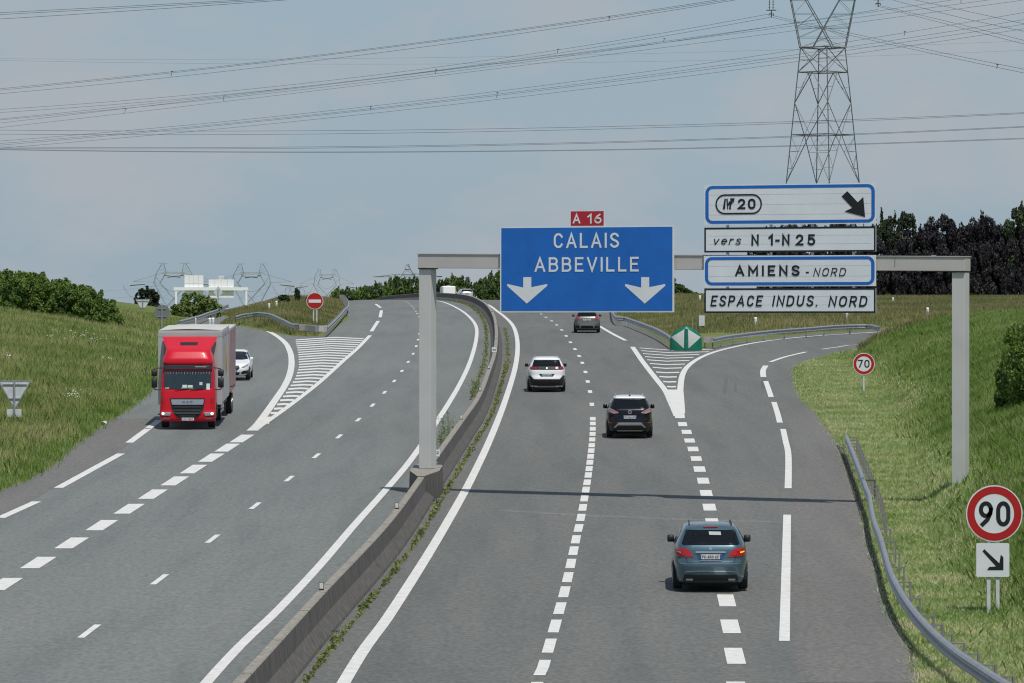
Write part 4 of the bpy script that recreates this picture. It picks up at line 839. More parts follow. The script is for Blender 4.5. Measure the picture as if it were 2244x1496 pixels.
# ================================================================== overhead cables
cabm = mat('cable', (.06, .065, .07), .5, metal=.3)
def cable(pts, d0, d1, label, rad=.021, spacers=(), sub_=0, grp='overhead power cables'):
    P = np.array(pts, float); xs_ = np.linspace(P[0, 0], P[-1, 0], 40); k = min(3, len(P)-1); ysx = np.polyval(np.polyfit(P[:, 0], P[:, 1], min(2, k)), xs_)
    dd = np.linspace(d0, d1, 40); o = MB().poly([at(x, y, d_) for x, y, d_ in zip(xs_, ysx, dd)], rad, 4)
    r = o.build('power_cable', cabm); tag(r, label, 'cable', grp); return r
cab = [
 ([(-30, 197), (376, 157), (640, 126), (1120, 66), (1335, 37), (1600, -6)], 560, 400, 'top cable of the pair sweeping from left edge to top edge'),
 ([(-30, 200), (376, 160), (700, 121), (1120, 68), (1340, 40), (1620, -6)], 561, 401, 'second strand just under the top cable of the sweeping pair'),
 ([(-30, 208), (376, 168), (700, 132), (1120, 75), (1340, 45), (1640, -6)], 562, 402, 'lowest cable of the pair sweeping from left edge to top edge'),
 ([(-30, 241), (500, 199), (955, 150), (1222, 108), (1500, 60), (1690, 32)], 620, 490, 'uppermost cable of the bundle ending at the left insulator'),
 ([(-30, 248), (500, 206), (955, 156), (1222, 115), (1500, 70), (1690, 38)], 621, 490, 'second cable of the bundle ending at the left insulator'),
 ([(-30, 262), (490, 212), (955, 157), (1120, 132), (1455, 88), (1760, 48), (2110, -3)], 640, 520, 'cable passing behind the pylon neck, upper strand'),
 ([(-30, 265), (490, 216), (955, 160), (1120, 137), (1455, 92), (1740, 60), (1924, 14)], 640, 490, 'cable of the bundle ending at the right insulator'),
 ([(-30, 272), (490, 214), (955, 155), (1120, 135), (1455, 91), (1750, 58), (2180, -3)], 641, 520, 'cable passing behind the pylon neck, lower strand'),
 ([(-30, 283), (490, 222), (955, 165), (1120, 147), (1455, 105), (1745, 66), (2240, 0)], 642, 522, 'lowest cable of the middle bundle on the left'),
 ([(-30, 309), (300, 286), (812, 234), (1120, 196), (1500, 143), (1744, 108), (2280, 22)], 600, 500, 'uppermost cable of the lower sweeping bundle'),
 ([(-30, 314), (300, 292), (812, 238), (1120, 203), (1500, 151), (1744, 119), (2280, 38)], 601, 501, 'second cable of the lower sweeping bundle'),
 ([(-30, 317), (300, 296), (812, 241), (1120, 206), (1500, 156), (1744, 124), (2280, 49)], 602, 502, 'third cable of the lower sweeping bundle'),
 ([(-30, 325), (300, 301), (812, 250), (1120, 213), (1500, 166), (1744, 135), (2280, 58)], 603, 503, 'lowest cable of the lower sweeping bundle'),
 ([(-30, 284), (900, 286.5), (1120, 279), (1700, 267), (2280, 245)], 520, 470, 'upper of the nearly level cables crossing below the pylon neck'),
 ([(-30, 293), (900, 293), (1120, 285), (1700, 271), (2280, 247)], 521, 471, 'second of the nearly level cables crossing below the pylon neck'),
 ([(-30, 321), (900, 321.5), (1120, 313), (1700, 299), (2280, 275)], 522, 472, 'third nearly level cable above the lowest ones'),
 ([(-30, 324), (900, 324.5), (1120, 315.5), (1700, 300.5), (2280, 277)], 523, 472, 'strand close under the third nearly level cable'),
 ([(-30, 326), (600, 333), (1120, 330), (1700, 319), (2280, 301)], 524, 473, 'lowest nearly level cable reaching the right edge'),
 ([(-30, 327), (600, 334.5), (1120, 331.5), (1700, 320), (2280, 303)], 525, 474, 'strand just under the lowest nearly level cable'),
 ([(1690, 33), (1760, 52), (1860, 68), (2000, 98), (2150, 140), (2280, 155)], 490, 380, 'upper cable falling right from the left insulator behind the pylon'),
 ([(1690, 36), (1760, 56), (1860, 75), (2000, 107), (2190, 150), (2280, 166)], 490, 381, 'lower cable falling right from the left insulator behind the pylon'),
 ([(1924, 12), (2000, 26), (2100, 54), (2280, 97)], 490, 400, 'upper cable falling right from the right insulator'),
 ([(1924, 14), (2000, 32), (2100, 60), (2280, 105)], 490, 401, 'lower cable falling right from the right insulator'),
 ([(1930, -8), (2040, 22), (2280, 75)], 480, 390, 'cable leaving the top edge right of the pylon, upper one'),
 ([(1970, -8), (2100, 20), (2280, 60)], 480, 390, 'cable leaving the top edge right of the pylon, steeper one'),
 ([(-30, 128), (600, 128.5), (1120, 124.5), (1700, 108), (2280, 88)], 800, 800, 'faint thin cable crossing high behind all others, upper'),
 ([(-30, 132), (600, 138), (1120, 139.5), (1700, 129), (2280, 108)], 800, 800, 'faint thin cable crossing high behind all others, lower'),
 ([(-30, 29), (300, 12), (640, -6)], 420, 380, 'upper cable crossing the top left corner'),
 ([(-30, 33), (330, 14), (680, -6)], 421, 381, 'middle cable crossing the top left corner'),
 ([(-30, 43), (350, 19), (700, -6)], 422, 382, 'lowest cable crossing the top left corner'),
]
for pts, a, b, l in cab: cable(pts, a, b, l, rad=.013 if 'faint' in l else .0175)
for l, pts in (('faint far cable left of the white gantry, upper', [(200, 640), (300, 632), (350, 626)]), ('faint far cable left of the white gantry, lower', [(210, 655), (290, 650), (345, 642)]), ('faint far cable right of the white gantry, upper', [(590, 640), (640, 655), (690, 640)]), ('faint far cable right of the white gantry, lower', [(560, 668), (630, 655), (680, 640)]), ('faint far cable between the two masted pylons', [(405, 622), (460, 628), (527, 622)])):
    o = MB().poly([at(x, y, 1600) for x, y in pts], .05, 3).build('power_cable', farst); tag(o, l, 'cable', 'distant power cables')
sp = mat('cable_spacer', (.03, .03, .03), .6)
for k, (px, py, d_, h) in enumerate([(376, 162, 536, 10), (1335, 41, 427, 9), (490, 216, 595, 10), (274, 243, 600, 9), (955, 157, 565, 8), (1222, 112, 537, 7), (812, 238, 567, 8), (1089, 209, 553, 11), (1982, 74, 515, 9), (2106, 2, 524, 8), (2185, 146, 395, 7), (1455, 88, 560, 6)]):
    a = at(px+1, py-h/2, d_); b = at(px-1, py+h/2, d_); o = MB().tube(a, b, .028, n=4).tube(a+Vector((-.13, 0, .03)), a+Vector((.13, 0, .09)), .038, n=4).build('cable_spacer', sp)
    tag(o, 'small dark spacer clamped between the overhead cables, '+['far left on the upper pair', 'top centre on the upper pair', 'on the middle bundle at left', 'leftmost on the middle bundle', 'on the middle bundle near centre', 'on the cable to the left insulator', 'on the lower bundle left of centre', 'on the lower bundle at centre', 'right of the pylon', 'at the top edge right of the pylon', 'lowest at the right edge', 'left of the pylon'][k], 'spacer', 'spacers on the overhead cables')
# ================================================================== vegetation
def cols(*c): return list(c)
mHedge = foliage('hedge_leaves', [(0.039, 0.074, 0.018), (0.079, 0.150, 0.029), (0.132, 0.220, 0.039), (0.211, 0.299, 0.062)], .25, .8)
mTree = foliage('tree_leaves', [(0.024, 0.048, 0.015), (0.048, 0.090, 0.024), (0.083, 0.132, 0.033), (0.128, 0.180, 0.053)], .2, .5)
mPale = foliage('pale_leaves', [(0.070, 0.118, 0.031), (0.140, 0.203, 0.055), (0.218, 0.281, 0.094), (0.312, 0.359, 0.140)], .25, .9)
mDark = foliage('copper_leaves', [(0.012, 0.012, 0.015), (0.020, 0.020, 0.025), (0.034, 0.029, 0.034), (0.065, 0.058, 0.057)], .1, .6)
mDarkG = foliage('dark_leaves', [(0.012, 0.017, 0.012), (0.023, 0.037, 0.017), (0.043, 0.065, 0.026), (0.079, 0.108, 0.043)], .15, .6)
bark = mat('bark', (.06, .05, .04), .9, noise=.3, nscale=8)
def crown_mesh(seed, n, leaf, lumps=46, spiky=.25, low=0.0, name='crown'):
    """crown in a unit box: x,y in [-.5,.5], z in [low,1]; leaf = leaf size relative to it (x, z)"""
    g = np.random.default_rng(seed); C0 = []
    for k in range(lumps):
        z = g.uniform(0.08, .93); rm = .46*math.sqrt(max(.03, 1-abs((z-.42)/.62)**2.6)); a = g.uniform(0, 2*math.pi); q = rm*math.sqrt(g.uniform(.25, 1))
        rad = g.uniform(.07, .15)*(1.15-.5*z); C0.append((q*math.cos(a)*(1-rad), q*math.sin(a)*(1-rad), z, rad))
    for k in range(int(lumps*spiky)):      # shoots that break the outline
        a = g.uniform(0, 2*math.pi); q = g.uniform(0, .38); zt = g.uniform(.86, 1.06)-q*.5
        for j in range(4): C0.append((q*math.cos(a)+g.normal(0, .006), q*math.sin(a)+g.normal(0, .006), zt-.035*(3-j), .030-.005*j))
    C0 = np.array(C0); wt = C0[:, 3]**2; wt = wt/wt.sum(); idx = g.choice(len(C0), n, p=wt)
    dv = g.normal(size=(n, 3)); dv /= np.linalg.norm(dv, axis=1)[:, None]; rr2 = g.uniform(.55, 1.12, n)**.6
    P = C0[idx, :3]+dv*(C0[idx, 3]*rr2)[:, None]; P[:, 2] = np.clip(P[:, 2], low, 1.1)
    nrm = dv*.6+g.normal(size=(n, 3))*.55+np.array([0, 0, .35]); nrm /= np.linalg.norm(nrm, axis=1)[:, None]
    t = np.cross(nrm, g.normal(size=(n, 3))); t /= np.linalg.norm(t, axis=1)[:, None]; b = np.cross(nrm, t)
    sz = leaf*g.uniform(.6, 1.4, n)[:, None]; V = np.stack([P-t*sz, P+b*sz*.6, P+t*sz, P-b*sz*.6], 1).reshape(-1, 3)
    return V, np.arange(n*4).reshape(n, 4)
CR = {}
def tree(name, x, y, wd, ht, m, key, label, cat, group=None, n=4200, leafm=.16, spiky=.25, trunk=True, seed=0, z=None, sink=.15, rotz=None):
    z0 = T(x, y) if z is None else z; r = empty(name, (x, y, z0-sink), label, cat, group, rot=(0, 0, rotz if rotz is not None else random.uniform(0, 6.28)))
    kk = (key, seed % 4, n, round(leafm/max(wd, .1), 3)); 
    if kk not in CR:
        V, Fc = crown_mesh(hash_(key)+seed % 4, n, leafm/((wd+ht)/2), spiky=spiky); o = npmesh('crown', V, Fc, m); CR[kk] = o.data; bpy.data.objects.remove(o)
    o = bpy.data.objects.new('crown', CR[kk]); C.objects.link(o); o.parent = r; o.scale = (wd, wd, ht)
    if trunk:
        mb = MB(); mb.tube((0, 0, -.3), (.02*wd, 0, ht*.5), .05*wd**.5*1.4, .03*wd**.5, 7)
        for k in range(5): a = k*1.26; mb.tube((0, 0, ht*(.15+.07*k)), (.33*wd*math.cos(a), .33*wd*math.sin(a), ht*(.45+.08*k)), .03*wd**.5, .01, 5)
        mb.build('trunk', bark, r)
    return r
def hash_(s): return sum(ord(c)*(i+7) for i, c in enumerate(s)) % 10007
def topline(tab, px): return float(np.interp(px, [t[0] for t in tab], [t[1] for t in tab]))
# left hedge
tabL = [(-40, 584), (0, 588), (60, 590), (100, 602), (150, 612), (200, 628), (232, 655), (258, 680)]
wordsL = ['at the left photo edge', 'second from the left edge', 'third from the left edge', 'under the high left part of the hedge', 'left of the hedge middle', 'in the hedge middle', 'right of the hedge middle', 'where the hedge begins to drop', 'on the falling part of the hedge', 'low near the hedge end', 'last and lowest at the right end', 'front row left', 'front row second', 'front row third', 'front row fourth', 'front row fifth', 'front row sixth', 'front row seventh']
k = 0
for row, (d0, step, off) in enumerate(((312, 25, 0), (300, 36, 14))):
    px = -22+off
    while px < 252:
        d = d0+random.uniform(-3, 3); s = F/d; x = (px-CX)/s; tp = topline(tabL, px)+(16 if row else 0); z0 = T(x, d); ht = (at(px, tp, d).z-z0)/.96
        if ht > .5: tree('hedge_shrub', x, d, 2.3 if not row else 2.0, ht, mHedge, 'hedge', 'green leafy shrub of the left roadside hedge, '+wordsL[min(k, 17)], 'shrub', 'shrubs of the hedge on the left bank', n=5200, leafm=.085, seed=k, trunk=True, spiky=.35); k += 1
        px += step
tree('shrub', (262-CX)/F*300, 300, .8, 1.1, mHedge, 'twig', 'sparse leafy twig bush at the right end of the left hedge', 'shrub', n=420, leafm=.06, spiky=1.2)
# mid left trees
d = 410; tree('small_tree', (322-CX)/F*d, d, 2.9, 2.9, mDarkG, 'darkt', 'dark round tree behind the small yield sign', 'tree', n=5200, leafm=.13, seed=1, z=at(322, 697, d).z, sink=0, spiky=.5)
for px, wd, tp, d, lb in ((425, 2.6, 640, 372, 'pale green bush below the white gantry, taller left half'), (458, 2.3, 651, 368, 'pale green bush below the white gantry, lower right half'), (396, 1.8, 664, 366, 'small pale green bush left of the bushes under the white gantry')):
    x = (px-CX)/F*d; z0 = T(x, d); tree('bush', x, d, wd, at(px, tp, d).z-z0+.15, mPale, 'pale', lb, 'bush', n=4200, leafm=.11, seed=int(px), spiky=.35)
for px, wd, ht, d, lb in ((651, .55, 1.35, 385, 'thin dark upright shrub on the island left of the no entry sign'), (622, 1.2, .8, 375, 'low dark shrub on the left slope of the grassy island'), (680, .9, .7, 392, 'small low shrub on the crest of the grassy island'), (752, .6, 1.5, 520, 'thin bare dark shoot at the left end of the far tree line')):
    tree('shrub', (px-CX)/F*d, d, wd, ht, mDarkG, 'isl', lb, 'shrub', n=900, leafm=.09, spiky=.9, seed=int(px), sink=.05)
# far tree line
tabM = [(730, 640), (745, 622), (765, 628), (800, 624), (830, 616), (862, 608), (893, 604), (920, 610), (950, 622), (975, 606), (1000, 600), (1015, 603), (1035, 615), (1055, 606), (1092, 590), (1130, 585), (1440, 590), (1470, 608), (1500, 628), (1528, 646)]
wM = 0
for px in list(range(740, 1130, 21))+[1446, 1466, 1487, 1508]:
    d = 805+random.uniform(-15, 25) if px < 1200 else 640; s = F/d; x = (px-CX)/s; tp = topline(tabM, px)+random.uniform(-4, 4); z0 = float(H(x, d))+.1; ht = at(px, tp, d).z-z0
    side = 'left of the gantry post' if px < 925 else ('behind the caravan and silver car' if px < 1050 else ('beside the left edge of the blue sign' if px < 1200 else 'right of the blue sign'))
    tree('tree', x, d, 3.6*(1.15 if px < 1200 else .9)*random.uniform(.85, 1.15), ht, mTree if random.random() < .72 else mHedge, 'far', 'leafy green far tree '+side+', '+['with flat top', 'with pointed top', 'with broad crown', 'with uneven top'][wM % 4], 'tree', 'green trees of the far tree line', n=3600, leafm=.26, seed=wM, z=z0, spiky=.4); wM += 1
# second, lower row so that no sky shows low down
for k, px in enumerate(list(range(750, 1120, 34))):
    d = 775; x = (px-CX)/F*d; z0 = float(H(x, d))+.1; ht = (at(px, topline(tabM, px)+18, d).z-z0)
    tree('tree', x, d, 4.2, ht, mTree, 'far', 'lower tree before the far tree line, '+['leftmost', 'second from left', 'third from left', 'fourth from left', 'left of the gantry post', 'behind the gantry post', 'left of the caravan', 'behind the caravan', 'behind the silver car', 'right of the silver car', 'beside the blue sign'][k], 'tree', 'lower trees of the far tree line', n=3600, leafm=.26, seed=k+1, z=z0, spiky=.3)
# dark trees on the right
tabR = [(1660, 505), (1700, 490), (1800, 486), (1900, 480), (1925, 461), (1968, 458), (1990, 466), (2012, 492), (2040, 490), (2066, 468), (2085, 476), (2105, 492), (2130, 478), (2152, 466), (2175, 480), (2196, 505), (2214, 460), (2240, 448), (2280, 440)]
lR = ['hidden behind the exit signs, leftmost', 'behind the exit signs', 'behind the exit signs near their middle', 'behind the exit signs, right part', 'just behind the right edge of the exit signs', 'greenish, nearest right of the exit signs', 'with a narrow top right of the exit signs', 'low one left of the right gantry post', 'purple, tallest left of the gantry corner', 'above the gantry corner', 'with bare twigs right of the gantry corner', 'broad one right of the gantry corner', 'low one left of the tall edge tree', 'tall one at the right photo edge', 'outermost at the right edge']
for k, px in enumerate([1684, 1728, 1772, 1820, 1868, 1930, 1972, 2016, 2066, 2106, 2150, 2180, 2202, 2240, 2285]):
    d = 468+random.uniform(-6, 14); s = F/d; x = (px-CX)/s; z0 = T(x, d); ht = (at(px, topline(tabR, px), d).z-z0)
    tree('dark_tree', x, d, 5.0*random.uniform(.85, 1.1), ht, mDarkG if k in (0, 1, 5, 6) else mDark, 'dk' if k not in (5, 6) else 'dkg', 'dark '+('green ' if k in (0, 1, 5, 6) else 'copper ')+'leaved tree '+lR[k], 'tree', 'dark trees along the right skyline', n=15000, leafm=.145, seed=k, spiky=.35)
for k, px in enumerate(range(1690, 2290, 37)):
    d = 458; x = (px-CX)/F*d; z0 = T(x, d); tp = topline(tabR, px)+46+random.uniform(0, 25)
    tree('dark_tree', x, d, 2.9, at(px, tp, d).z-z0+.2, mDark, 'dk2', 'low dark copper tree '+('behind the exit signs' if px < 1925 else 'left of the right gantry post' if px < 2085 else 'right of the right gantry post')+', '+['broad', 'narrow', 'ragged'][k % 3], 'tree', 'front row of dark trees on the right', n=10000, leafm=.15, seed=k, spiky=.15, trunk=False)
# bushes on the right bank
for px, base, wd, tp, d, lb in ((2246, 0, 2.1, 698, 160, 'dark green bush on the bank at the right edge, upper'), (2214, 0, 1.3, 770, 162, 'dark green bush on the bank at the right edge, lower front'), (2262, 0, 1.9, 740, 158, 'dark green bush cut by the right edge of the photo')):
    x = (px-CX)/F*d; z0 = T(x, d); tree('bush', x, d, wd, at(px, tp, d).z-z0+.15, mHedge, 'bank', lb, 'bush', n=5600, leafm=.06, seed=int(px), spiky=.35)
for px, d, wd, ht, lb in ((1592, 395, 3.4, .75, 'low green shrub patch in the grass left of the exit signs'), ):
    tree('bush', (px-CX)/F*d, d, wd, ht, mHedge, 'low', lb, 'bush', n=1500, leafm=.09, spiky=.1, trunk=False)

# ------------------------------------------------------------------ grass
def blades(name, X, Y, hmin, hmax, wmin, wmax, m, label=None, lean=.45, hscale=None, zoff=0):
    n = len(X); g = np.random.default_rng(hash_(name+str(n))); r_, _ = offs(X, Y); Zb = H(X, Y)+r_-.03+zoff
    # follow the meshed ground's undulation
    Zb = Zb+0.12*np.sin(X*0.31+Y*0.17)*np.sin(Y*0.11-X*0.07)*np.clip((r_-0.15)/0.6, 0, 1)
    hh = g.uniform(hmin, hmax, n); ww = g.uniform(wmin, wmax, n)
    if hscale is not None: hh = hh*hscale
    a = g.uniform(0, 2*math.pi, n); tx, ty = np.cos(a)*ww/2, np.sin(a)*ww/2; la = g.uniform(0, 2*math.pi, n); ll = g.uniform(.05, lean, n)*hh
    B = np.stack([X, Y, Zb], 1); o1 = B+np.stack([tx, ty, 0*tx], 1); o2 = B-np.stack([tx, ty, 0*tx], 1)
    mid = B+np.stack([np.cos(la)*ll*.35, np.sin(la)*ll*.35, hh*.6], 1); m1 = mid+np.stack([tx, ty, 0*tx], 1)*.8; m2 = mid-np.stack([tx, ty, 0*tx], 1)*.8
    tip = B+np.stack([np.cos(la)*ll, np.sin(la)*ll, hh], 1)
    V = np.stack([o1, o2, m2, tip, m1], 1).reshape(-1, 3); return npmesh(name, V, np.arange(n*5).reshape(n, 5), m)
mTall = foliage('tall_grass', [(0.167, 0.262, 0.061), (0.264, 0.347, 0.097), (0.392, 0.419, 0.162), (0.586, 0.545, 0.279)], .3, .16, patch=1.6)
mGreen = foliage('green_grass', [(0.110, 0.205, 0.038), (0.188, 0.302, 0.061), (0.267, 0.376, 0.097), (0.376, 0.424, 0.192)], .35, .3, patch=1.6)
mMown = foliage('mown_grass', [(0.276, 0.403, 0.122), (0.414, 0.533, 0.209), (0.551, 0.616, 0.295), (0.712, 0.664, 0.452)], .3, .5, patch=1.6)
mTan = foliage('dry_meadow_grass', [(0.12, 0.17, 0.05), (0.21, 0.235, 0.085), (0.33, 0.30, 0.14), (0.46, 0.39, 0.22)], .3, .16, patch=1.2)
def sample(n, y0, y1, pl, pr, pw=1.0):
    u = rng.uniform(0, 1, n); Y = (y0**(1-pw)+(y1**(1-pw)-y0**(1-pw))*u)**(1/(1-pw)) if pw != 1 else y0*(y1/y0)**u
    return rng.uniform(pl, pr, n)-CX, Y
px_, Y = sample(400000, 125, 345, -330, 480, 1.0); X = px_/F*Y; _, o = offs(X, Y); k = o[0] > rng.normal(.06, .16, len(X)); X, Y, oo = X[k], Y[k], o[0][k]
near = oo < 1.5+rng.normal(0, .55, len(oo))+.5*np.sin(Y*.21)
tag(blades('tall_grass', X[~near], Y[~near], .28, .62, .016, .034, mTall), 'tall seeding grass covering the left roadside bank', 'grass', kind='stuff')
tag(blades('verge_grass', X[near], Y[near], .10, .34, .016, .03, mGreen), 'greener grass fringe along the left road edge', 'grass', kind='stuff')
px_, Y = sample(800000, 78, 300, 1700, 2620, 1.0); X = px_/F*Y; _, o = offs(X, Y); k = o[3] > rng.normal(.04, .14, len(X)); X, Y, oo = X[k], Y[k], o[3][k]
patch = np.sin(X*.9+Y*.05)+np.sin(Y*.08+X*.3)*.8
lim = np.interp(Y, [80, 150, 200, 235, 265, 285], [3.6, 3.8, 5.2, 6.0, 2.0, .3])+.5*patch
mown = oo < lim+rng.normal(0, .9, len(oo))
tag(blades('mown_grass', X[mown], Y[mown], .04, .15, .010, .024, mMown, lean=1.2), 'short mown yellow green grass along the right road edge', 'grass', kind='stuff')
tag(blades('bank_grass', X[~mown], Y[~mown], .12, .36, .012, .026, mGreen, lean=.8), 'longer green grass up the right bank', 'grass', kind='stuff')
px_, Y = sample(120000, 262, 440, 1880, 2290, 1.0); X = px_/F*Y; _, o = offs(X, Y); k = (o[3] > .3) | ((o[2] > 1) & (Y > 340)); X, Y = X[k], Y[k]
tag(blades('tall_grass', X, Y, .3, .6, .025, .05, mTan), 'tall dry grass on the far part of the right bank', 'grass', kind='stuff')
px_, Y = sample(170000, 298, 520, 1330, 2290, 1.0); X = px_/F*Y; _, o = offs(X, Y); k = o[2] > .25; X, Y, oo = X[k], Y[k], o[2][k]
tag(blades('meadow_grass', X, Y, .18, .5, .022, .05, mTan, hscale=np.interp(oo, [0, 5], [.5, 1])), 'meadow grass between the main road and the exit ramp', 'grass', kind='stuff')
px_, Y = sample(70000, 290, 470, 470, 790, 1.0); X = px_/F*Y; _, o = offs(X, Y); k = o[1] > .15; X, Y, oo = X[k], Y[k], o[1][k]
tag(blades('island_grass', X, Y, .15, .5, .02, .045, mTan, hscale=np.interp(oo, [0, 2], [.6, 1])), 'grass on the island behind the no entry sign', 'grass', kind='stuff')
# weeds at the foot of the median barrier
def weeds(name, ya, yb, off_, n, size, spread, m, label):
    g = np.random.default_rng(hash_(name)+int(ya)); Yc = g.uniform(ya, yb, n); dens = np.sin(Yc*1.7)+np.sin(Yc*.63)+np.sin(Yc*4.1)*.6; k = g.uniform(-2.2, 2.2, n) < dens+.5; Yc = Yc[k]; n = len(Yc)
    bump = .5+.5*np.clip(np.sin(Yc*1.7)+np.sin(Yc*.63), -1, 2)*.5
    X = barx(Yc)+off_+g.normal(0, spread, n)*bump; hgt = np.abs(g.normal(0, size*.9, n))*bump; P = np.stack([X, Yc, H(X, Yc)+.02+hgt], 1)
    nrm = g.normal(size=(n, 3))*.6+np.array([0, 0, .8]); nrm /= np.linalg.norm(nrm, axis=1)[:, None]; t = np.cross(nrm, g.normal(size=(n, 3))); t /= np.linalg.norm(t, axis=1)[:, None]; b = np.cross(nrm, t)
    sz = size*g.uniform(.25, .6, n)[:, None]; V = np.stack([P-t*sz, P+b*sz*.45, P+t*sz, P-b*sz*.45], 1).reshape(-1, 3)
    return tag(npmesh(name, V, np.arange(n*4).reshape(n, 4), m), label, 'weeds', kind='stuff')
mWeed = foliage('weed_leaves', [(0.07, 0.10, 0.03), (0.15, 0.19, 0.05), (0.24, 0.26, 0.09), (0.33, 0.31, 0.15)], .3, 1.5)
weeds('barrier_weeds', 60, 250, .60, 9000, .13, .055, mWeed, 'line of green weeds along the right foot of the median barrier')
weeds('barrier_weeds', 235, 315, .70, 1500, .12, .10, mWeed, 'sparser weeds along the right barrier foot in the bend')
weeds('barrier_weeds', 205, 470, -.62, 6000, .14, .11, mWeed, 'weeds along the left foot of the median barrier towards the crest')
for px, py, h_, lb in ((982, 950, 1.1, 'dry tall weed behind the barrier right of the gantry post'), (1046, 850, .8, 'dry tall weed behind the barrier at the bend'), (967, 972, .8, 'smaller dry weed beside the one right of the gantry post')):
    x, y = gnd(px-4, py+20, 0); x = barx(y)-.42; mb = MB(); g = random.Random(int(px)); z0 = hroad(x, y)
    for i in range(26):
        bx, by = g.gauss(0, .10), g.gauss(0, .35); lx, ly = g.gauss(0, .13), g.gauss(0, .13); hh = h_*g.uniform(.6, 1.15); mb.tube((bx, by, 0), (bx+lx, by+ly, hh), .006, .004, 3)
        for j in range(6): q = g.uniform(.4, 1); p = Vector((bx+lx*q, by+ly*q, hh*q)); e = Vector((g.gauss(0, .05), g.gauss(0, .05), g.uniform(0, .05))); mb.add([p, p+e+Vector((.012, 0, .01)), p+e*1.6, p+e-Vector((.012, 0, .01))], [(0, 1, 2, 3)])
    o = mb.build('tall_weed', mPale); o.location = (x, y, z0); tag(o, lb, 'weed')
# daisies on the left bank
g = np.random.default_rng(5); pts = []
for cx_, cy_, n, sx, sy in ((120, 727, 7, 6, 3), (156, 726, 3, 3, 2), (185, 738, 20, 22, 7), (203, 743, 8, 6, 3), (235, 787, 4, 8, 3), (170, 862, 14, 16, 4), (20, 780, 4, 6, 3), (107, 737, 2, 3, 2)):
    for _i in range(n): pts.append((cx_+g.normal(0, sx), cy_+g.normal(0, sy)))
mb = MB(); fl = mat('daisy_petals', (.75, .75, .70), .6)
for a, b in pts:
    best = None
    for y in np.arange(150, 335, 2.0):
        x = (a-CX)/F*y; zr = at(a, b, y).z
        if zr <= T(x, y)+.5: best = (x, y, zr); break
    if best is None: continue
    x, y, z_ = best
    for _j in range(3):
        c = Vector((x+g.normal(0, .07), y+g.normal(0, .07), z_+g.normal(0, .04))); q = 8; ra = .017*g.uniform(.7, 1.4); n_ = Vector((g.normal(0, .3), -.55, .8)).normalized(); t_ = n_.orthogonal().normalized(); b_ = n_.cross(t_)
        mb.add([c+(t_*math.cos(2*math.pi*i/q)+b_*math.sin(2*math.pi*i/q))*ra for i in range(q)], [tuple(range(q))])
tag(mb.build('daisies', fl), 'scattered white daisies in the tall grass of the left bank', 'flowers', kind='stuff')
# litter at the left road edge
x, y = gnd(228, 931); mb = MB(); g = random.Random(3)
vs = [(g.uniform(-.16, .16), g.uniform(-.14, .14), g.uniform(0, .16)) for _ in range(16)]; bm = bmesh.new(); [bm.verts.new(v) for v in vs]; bmesh.ops.convex_hull(bm, input=bm.verts[:]); bm.verts.index_update()
o = MB().add([v.co.copy() for v in bm.verts], [tuple(v.index for v in f.verts) for f in bm.faces]).build('crumpled_bag', mat('plastic_bag', (.6, .6, .58), .5)); bm.free(); o.location = (x, y, hroad(x, y)+.02); tag(o, 'crumpled white plastic litter at the left road edge', 'litter')
# dark grit between asphalt and rail on the right
grit = mat('dark_grit', (.045, .042, .038), .95, noise=.5, nscale=12, bump=.6)
P = gl([(2000, 1440), (1990, 1410), (1948, 1330), (1922, 1245), (1900, 1160), (1878, 1085), (1856, 1012), (1842, 975)])
o = MB(); P = P[::-1]; strip(smooth_line(P, 1), .30, o, dz=.03, w1=.03); o.build('grit_strip', grit); tag(bpy.data.objects['grit_strip'], kind='structure')
# ================================================================== vehicles
def paintm(name, col, metal=0.0, rough=.3): return mat(name, col, rough, metal, coat=.8)
glassM = mat('car_glass', (.006, .009, .011), .05, coat=0.0, spec=.35)
tyreM = mat('tyre', (.012, .012, .013), .85); rimM = mat('rim', (.35, .36, .37), .35, metal=.8); trimM = mat('black_trim', (.014, .014, .016), .55)
lampR = mat('tail_lamp_red', (.42, .008, .012), .18, coat=.6); chromeM = mat('chrome', (.75, .76, .78), .15, metal=1.0); lampW = mat('lamp_clear', (.55, .57, .60), .15, coat=.6)
plateM = mat('number_plate', (.66, .68, .68), .5); plateB = mat('plate_blue', (.02, .10, .42), .5); underM = mat('underbody', (.006, .006, .006), .9)
def body_mesh(levels, n=56, cap=True):
    """levels: (z, y_rear, y_front, half width, squareness)"""
    mb = MB(); rings = []
    for (z, yr, yf, w_, e) in levels:
        yc, l = (yr+yf)/2, (yf-yr)/2; ring = []
        for i in range(n):
            a = 2*math.pi*i/n; c_, s_ = math.cos(a), math.sin(a)
            ring.append((w_*math.copysign(abs(c_)**(2/e), c_), yc+l*math.copysign(abs(s_)**(2/e), s_), z))
        rings.append(ring)
    for r_ in rings: mb.v += r_
    for k in range(len(rings)-1): mb.f += [(k*n+i, k*n+(i+1) % n, (k+1)*n+(i+1) % n, (k+1)*n+i) for i in range(n)]
    mb.f += [tuple(range(n-1, -1, -1)), tuple((len(rings)-1)*n+i for i in range(n))]; mb.m = [0]*len(mb.f); return mb
def resample(levels, step=.03):
    L_ = np.array(levels, float); out = []; 
    for a, b in zip(L_[:-1], L_[1:]):
        k = max(1, int(abs(b[0]-a[0])/step)); out += [tuple(a+(b-a)*i/k) for i in range(k)]
    out.append(tuple(L_[-1])); A = np.array(out)
    for c in (1, 2, 3):
        for _ in range(2):
            q = A[:, c].copy(); q[1:-1] = (q[:-2]+2*q[1:-1]+q[2:])/4; A[:, c] = q
    return [tuple(r_) for r_ in A]
